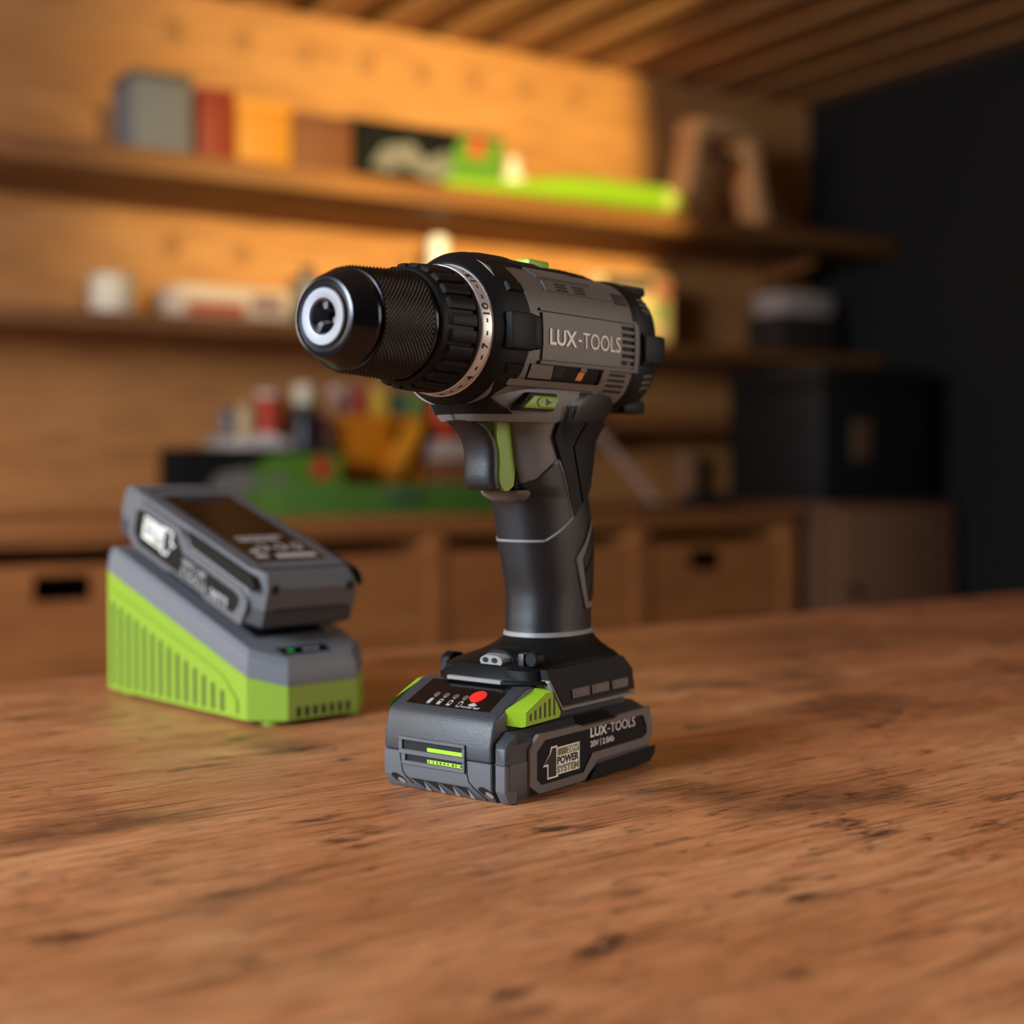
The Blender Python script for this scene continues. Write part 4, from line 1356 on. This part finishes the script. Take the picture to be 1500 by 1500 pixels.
foot = obj('foot', loft([fsec(*q) for q in ((69, -82.8, 23.8, 17.8, 2.3), (66.5, -82.6, 25.6, 19.2, 2.3), (64, -81.5, 28.6, 21.2, 2.4), (61.5, -79, 32.6, 23.6, 2.7), (59.4, -75.5, 37.2, 26.2, 3.2), (57.6, -72.5, 40.4, 28.6, 4.2),
                                       (55.6, -71.0, 41.6, 29.8, 5.5), (50, -72.0, 42.5, 31.0, 6.5))]), M['rubber'], drill, s=MM)
sk_ = [(-37, 51.2), (-38.6, 51.2), (-48.2, 38.8), (-111.0, 38.8), (-108.6, 49.4), (-102.6, 56.2), (-37, 56.2)]
for sg in (1, -1):
    y1 = 33.2 if sg > 0 else -30
    bm = loft([[(x, sg * 28.2, z) for x, z in sk_], [(x, y1 - sg * 1.6 if z > 55 else y1, z) for x, z in sk_]])
    sd = obj('foot_side', bm, M['rubber'], drill, s=MM)
    # pale gasket line
    line = [(-37.2, 51.7), (-47.6, 37.7), (-111.4, 37.7), (-111.4, 36.2), (-47.0, 36.2), (-36.0, 50.9)]
    obj('foot_trim', prism(line, lambda a, b, d: (a, sg * d, b), 28.2, abs(y1) + .7, .3, 1), M['grey2'], foot, s=MM)
    for x0, x1 in ((-54.4, -69.4), (-71.0, -86.4), (-88.8, -103.6)):
        z0, z1 = 41.0, 45.6
        b_ = obj('side_tab', prism([(x0, z1 - .2), (x0 - .6, z0), (x1, z0), (x1, z1)], lambda a, b, d: (a, y1 + sg * d, b), -.5, .9, .3, 1), M['grey'], sd, s=MM)
        obj('tab_recess', prism([(x0 - 2, z1 - 1.2), (x0 - 2.4, z0 + 1.1), (x1 + 1, z0 + 1.1), (x1 + 1, z1 - 1.2)], lambda a, b, d: (a, y1 + sg * d, b), .7, 1.15, .2, 1), M['grey'], sd, s=MM)
fl = [(-24.5, -18), (-24.5, 14.5), (-30, 14.5), (-30, -18)]
obj('front_lip', prism(fl, xy, 49.4, 51.4, .4, 1), M['grey2'], foot, s=MM)
fl = [(-24.7, -17.9), (-24.7, 14.4), (-30, 26), (-37, 32.5), (-46, 32.5), (-46, -30), (-37, -30), (-29.5, -26)]
obj('front_plate', prism(fl, xy, 49.3, 51.2, .4, 1), M['rubber'], foot, s=MM)
blk = loft([[(x, y, z) for x, y in P_] for z, P_ in ((51.2, [(-27, -19), (-27, 13), (-31, 24), (-46, 29), (-46, -31), (-31, -28)]), (56.5, [(-29.5, -16), (-29.5, 12.5), (-34, 22), (-46, 26), (-46, -26), (-34, -22)]), (58.2, [(-32, -14), (-32, 12), (-36, 20), (-46, 24), (-46, -22), (-36, -18)]))])
obj('foot_front', blk, M['rubber'], foot, s=MM)
# work light in its hood
lamp = obj('work_light', loft([[(x, 4.5 + w * c, 58.8 + h * s_) for c, s_ in ((-1, 0), (-.92, .55), (-.6, .95), (0, 1.02), (.6, .95), (.92, .55), (1, 0), (.9, -.4), (-.9, -.4))] for x, w, h in ((-43, 7.6, 3.2), (-33.4, 7.6, 3.6), (-30.0, 6.6, 3.0))]), M['grey2'], drill, s=MM)
for y in (1.3, 6.6):
    obj('lens', prism([(y + 1.7 * math.cos(t * PI / 8), 59.6 + 1.25 * math.sin(t * PI / 8)) for t in range(16)], yz, -30.6, -29.75), M['dark'], lamp, s=MM)
obj('light_hood', loft([[(x, 4.5 + w * math.cos(a), 59 + h * math.sin(a)) for a in np.linspace(0, PI, 14)] + [(x, 4.5 - w, 57), (x, 4.5 + w, 57)] for x, w, h in ((-48, 10.5, 5.6), (-39, 9.6, 5.8), (-36, 8.8, 4.9))]), M['rubber'], foot, s=MM)
obj('bracket', box(-40, -34, 17.0, 20.6, 56.5, 63.4, .8, 2), M['rubber2'], foot, s=MM)
dsk = obj('pivot', lathe([(-40.5, 3.6), (-35, 3.6), (-34.4, 3.0), (-34.4, .2)], 24), M['rubber'], foot, (0, .0244, .0608), MM)
# belt clip on the far side
clip = [(-45.5, 47.5), (-47.0, 56.2), (-51.5, 58.6), (-57.5, 57.6), (-63.5, 53.4), (-63.5, 47.5), (-59.5, 47.5), (-58.6, 52.0), (-54.6, 54.4), (-51.4, 53.8), (-50.2, 47.5)]
obj('belt_clip', prism(clip, xz, -40.5, -35, .5, 1), M['rubber'], drill, s=MM)

pack = empty('battery_pack', DRILL_AT, DRILL_RZ, 'black and grey battery pack with lime clips that the drill stands on', 'battery')
battery_parts(pack, True)

# ------------------------------------------------------------------ charger with a second battery docked upside down
charger = empty('battery_charger', (-.1299, .82062, 0), math.radians(-47), 'lime and grey sloping battery charger at the left rear of the bench', 'charger')
plan = [(0, 0), (0, 50), (-17, 67), (-186, 67), (-186, -17), (-17, -17)]
lt = lambda x: 23.2 - .317 * x
gt = lambda x: 37.6 - .325 * x
s = MM
base = [[(x, y, 3.0) for x, y in plan], [(x, y, lt(x)) for x, y in plan]]
bm = loft(base)
ch = obj('base_shell', bm, M['lime3'], charger, s=s, sharp=20)
# arch cut look: raised moulding along the lime side
bm = prism([(-30, 6), (-30, 12), (-44, 24), (-180, 67.5), (-180, 70.5), (-42, 27.5), (-26, 14), (-26, 6)], lambda a, b, d: (a, -17 - d, b), -.5, 1.4, .4, 1)
obj('side_moulding', bm, M['lime3'], ch, s=s)
for q in range(14):
    x = -41.5 - q * 10.4
    z1 = 17.5 + q * 3.3
    obj('side_slot', prism([(x, 5.5), (x - 4.2, 5.5), (x - 4.2, z1 + 1), (x, z1)], lambda a, b, d: (a, -17 - d, b), -.5, .12), M['lime_dark'], ch, s=s)  # dark plates paint the shade in the side slots
for q in range(7):
    y = 6 + q * 5.9
    obj('front_slot', prism([(y, 4.5), (y + 3.0, 4.5), (y + 3.0, 10.4), (y, 10.4)], lambda a, b, d: (d, a, b), -.5, .12), M['dark'], ch, s=s)
for x, y in ((-14, -2), (-12, 52), (-172, -6), (-172, 56)):
    obj('rubber_foot', lathe_z([(6.5 * s, 0), (7 * s, 3.2 * s)], 20), M['lime3'], charger, (x * s, y * s, 0))
plan2 = [(-1.5, 1), (-1.5, 49), (-18, 65.5), (-185, 65.5), (-185, -15.5), (-18, -15.5)]
plan3 = [(-3.5, 2.5), (-3.5, 47.5), (-20, 63), (-184, 63), (-184, -13), (-20, -13)]
deck = lambda x: 40.0 + .40 * (-3.5 - x) if x > -24 else 48.2 + .325 * (-24 - x)
bm = loft([[(x, y, lt(x) - .3) for x, y in plan], [(x, y, lt(x) + 1.0) for x, y in plan], [(x, y, gt(x) - 3.5) for x, y in plan2], [(x, y, gt(x)) for x, y in plan3]])
obj('upper_housing', bm, M['chgrey'], charger, s=s, sharp=20)
def chd(a, b, d):
    return (a, b, gt(a) + d)
st_ = obj('status_panel', prism([(-8, 4), (-8, 36), (-17, 38), (-17, 2)], chd, -.5, .35), M['gloss'], charger, s=s)
obj('status_light', prism([(-11.3, 8.5), (-11.3, 12.5), (-13.6, 12.5), (-13.6, 8.5)], chd, .3, .6), M['green_led'], st_, s=s)
bm = bmesh.new()
for q in range(3):
    bm = merge(bm, prism([(-11.4, 20 + q * 4), (-11.4, 22 + q * 4), (-13.6, 22 + q * 4), (-13.6, 20 + q * 4)], chd, .3, .5))
obj('status_print', bm, M['whitegrey'], st_, s=s)
obj('dock_rail', prism([(-33, 0), (-33, 50), (-178, 50), (-178, 0)], chd, -.5, 1.0), M['rubber'], charger, s=s)

al = math.atan(.325)
ca, sa = math.cos(al), math.sin(al)
docked = empty('battery_pack', (0, 0, 0), 0, 'grey battery pack lying upside down on the sloping charger', 'battery')
LX = 1.4
TZ = 1.15
Mx = Matrix(((-ca * LX, 0, -sa * TZ, -.0174 - .122 * ca * LX), (0, 1, 0, .0295), (sa * LX, 0, -ca * TZ, .0876 + .122 * sa * LX), (0, 0, 0, 1)))
docked.matrix_world = Matrix.LocRotScale(Vector(charger.location), charger.rotation_euler, None) @ Mx
battery_parts(docked, False)
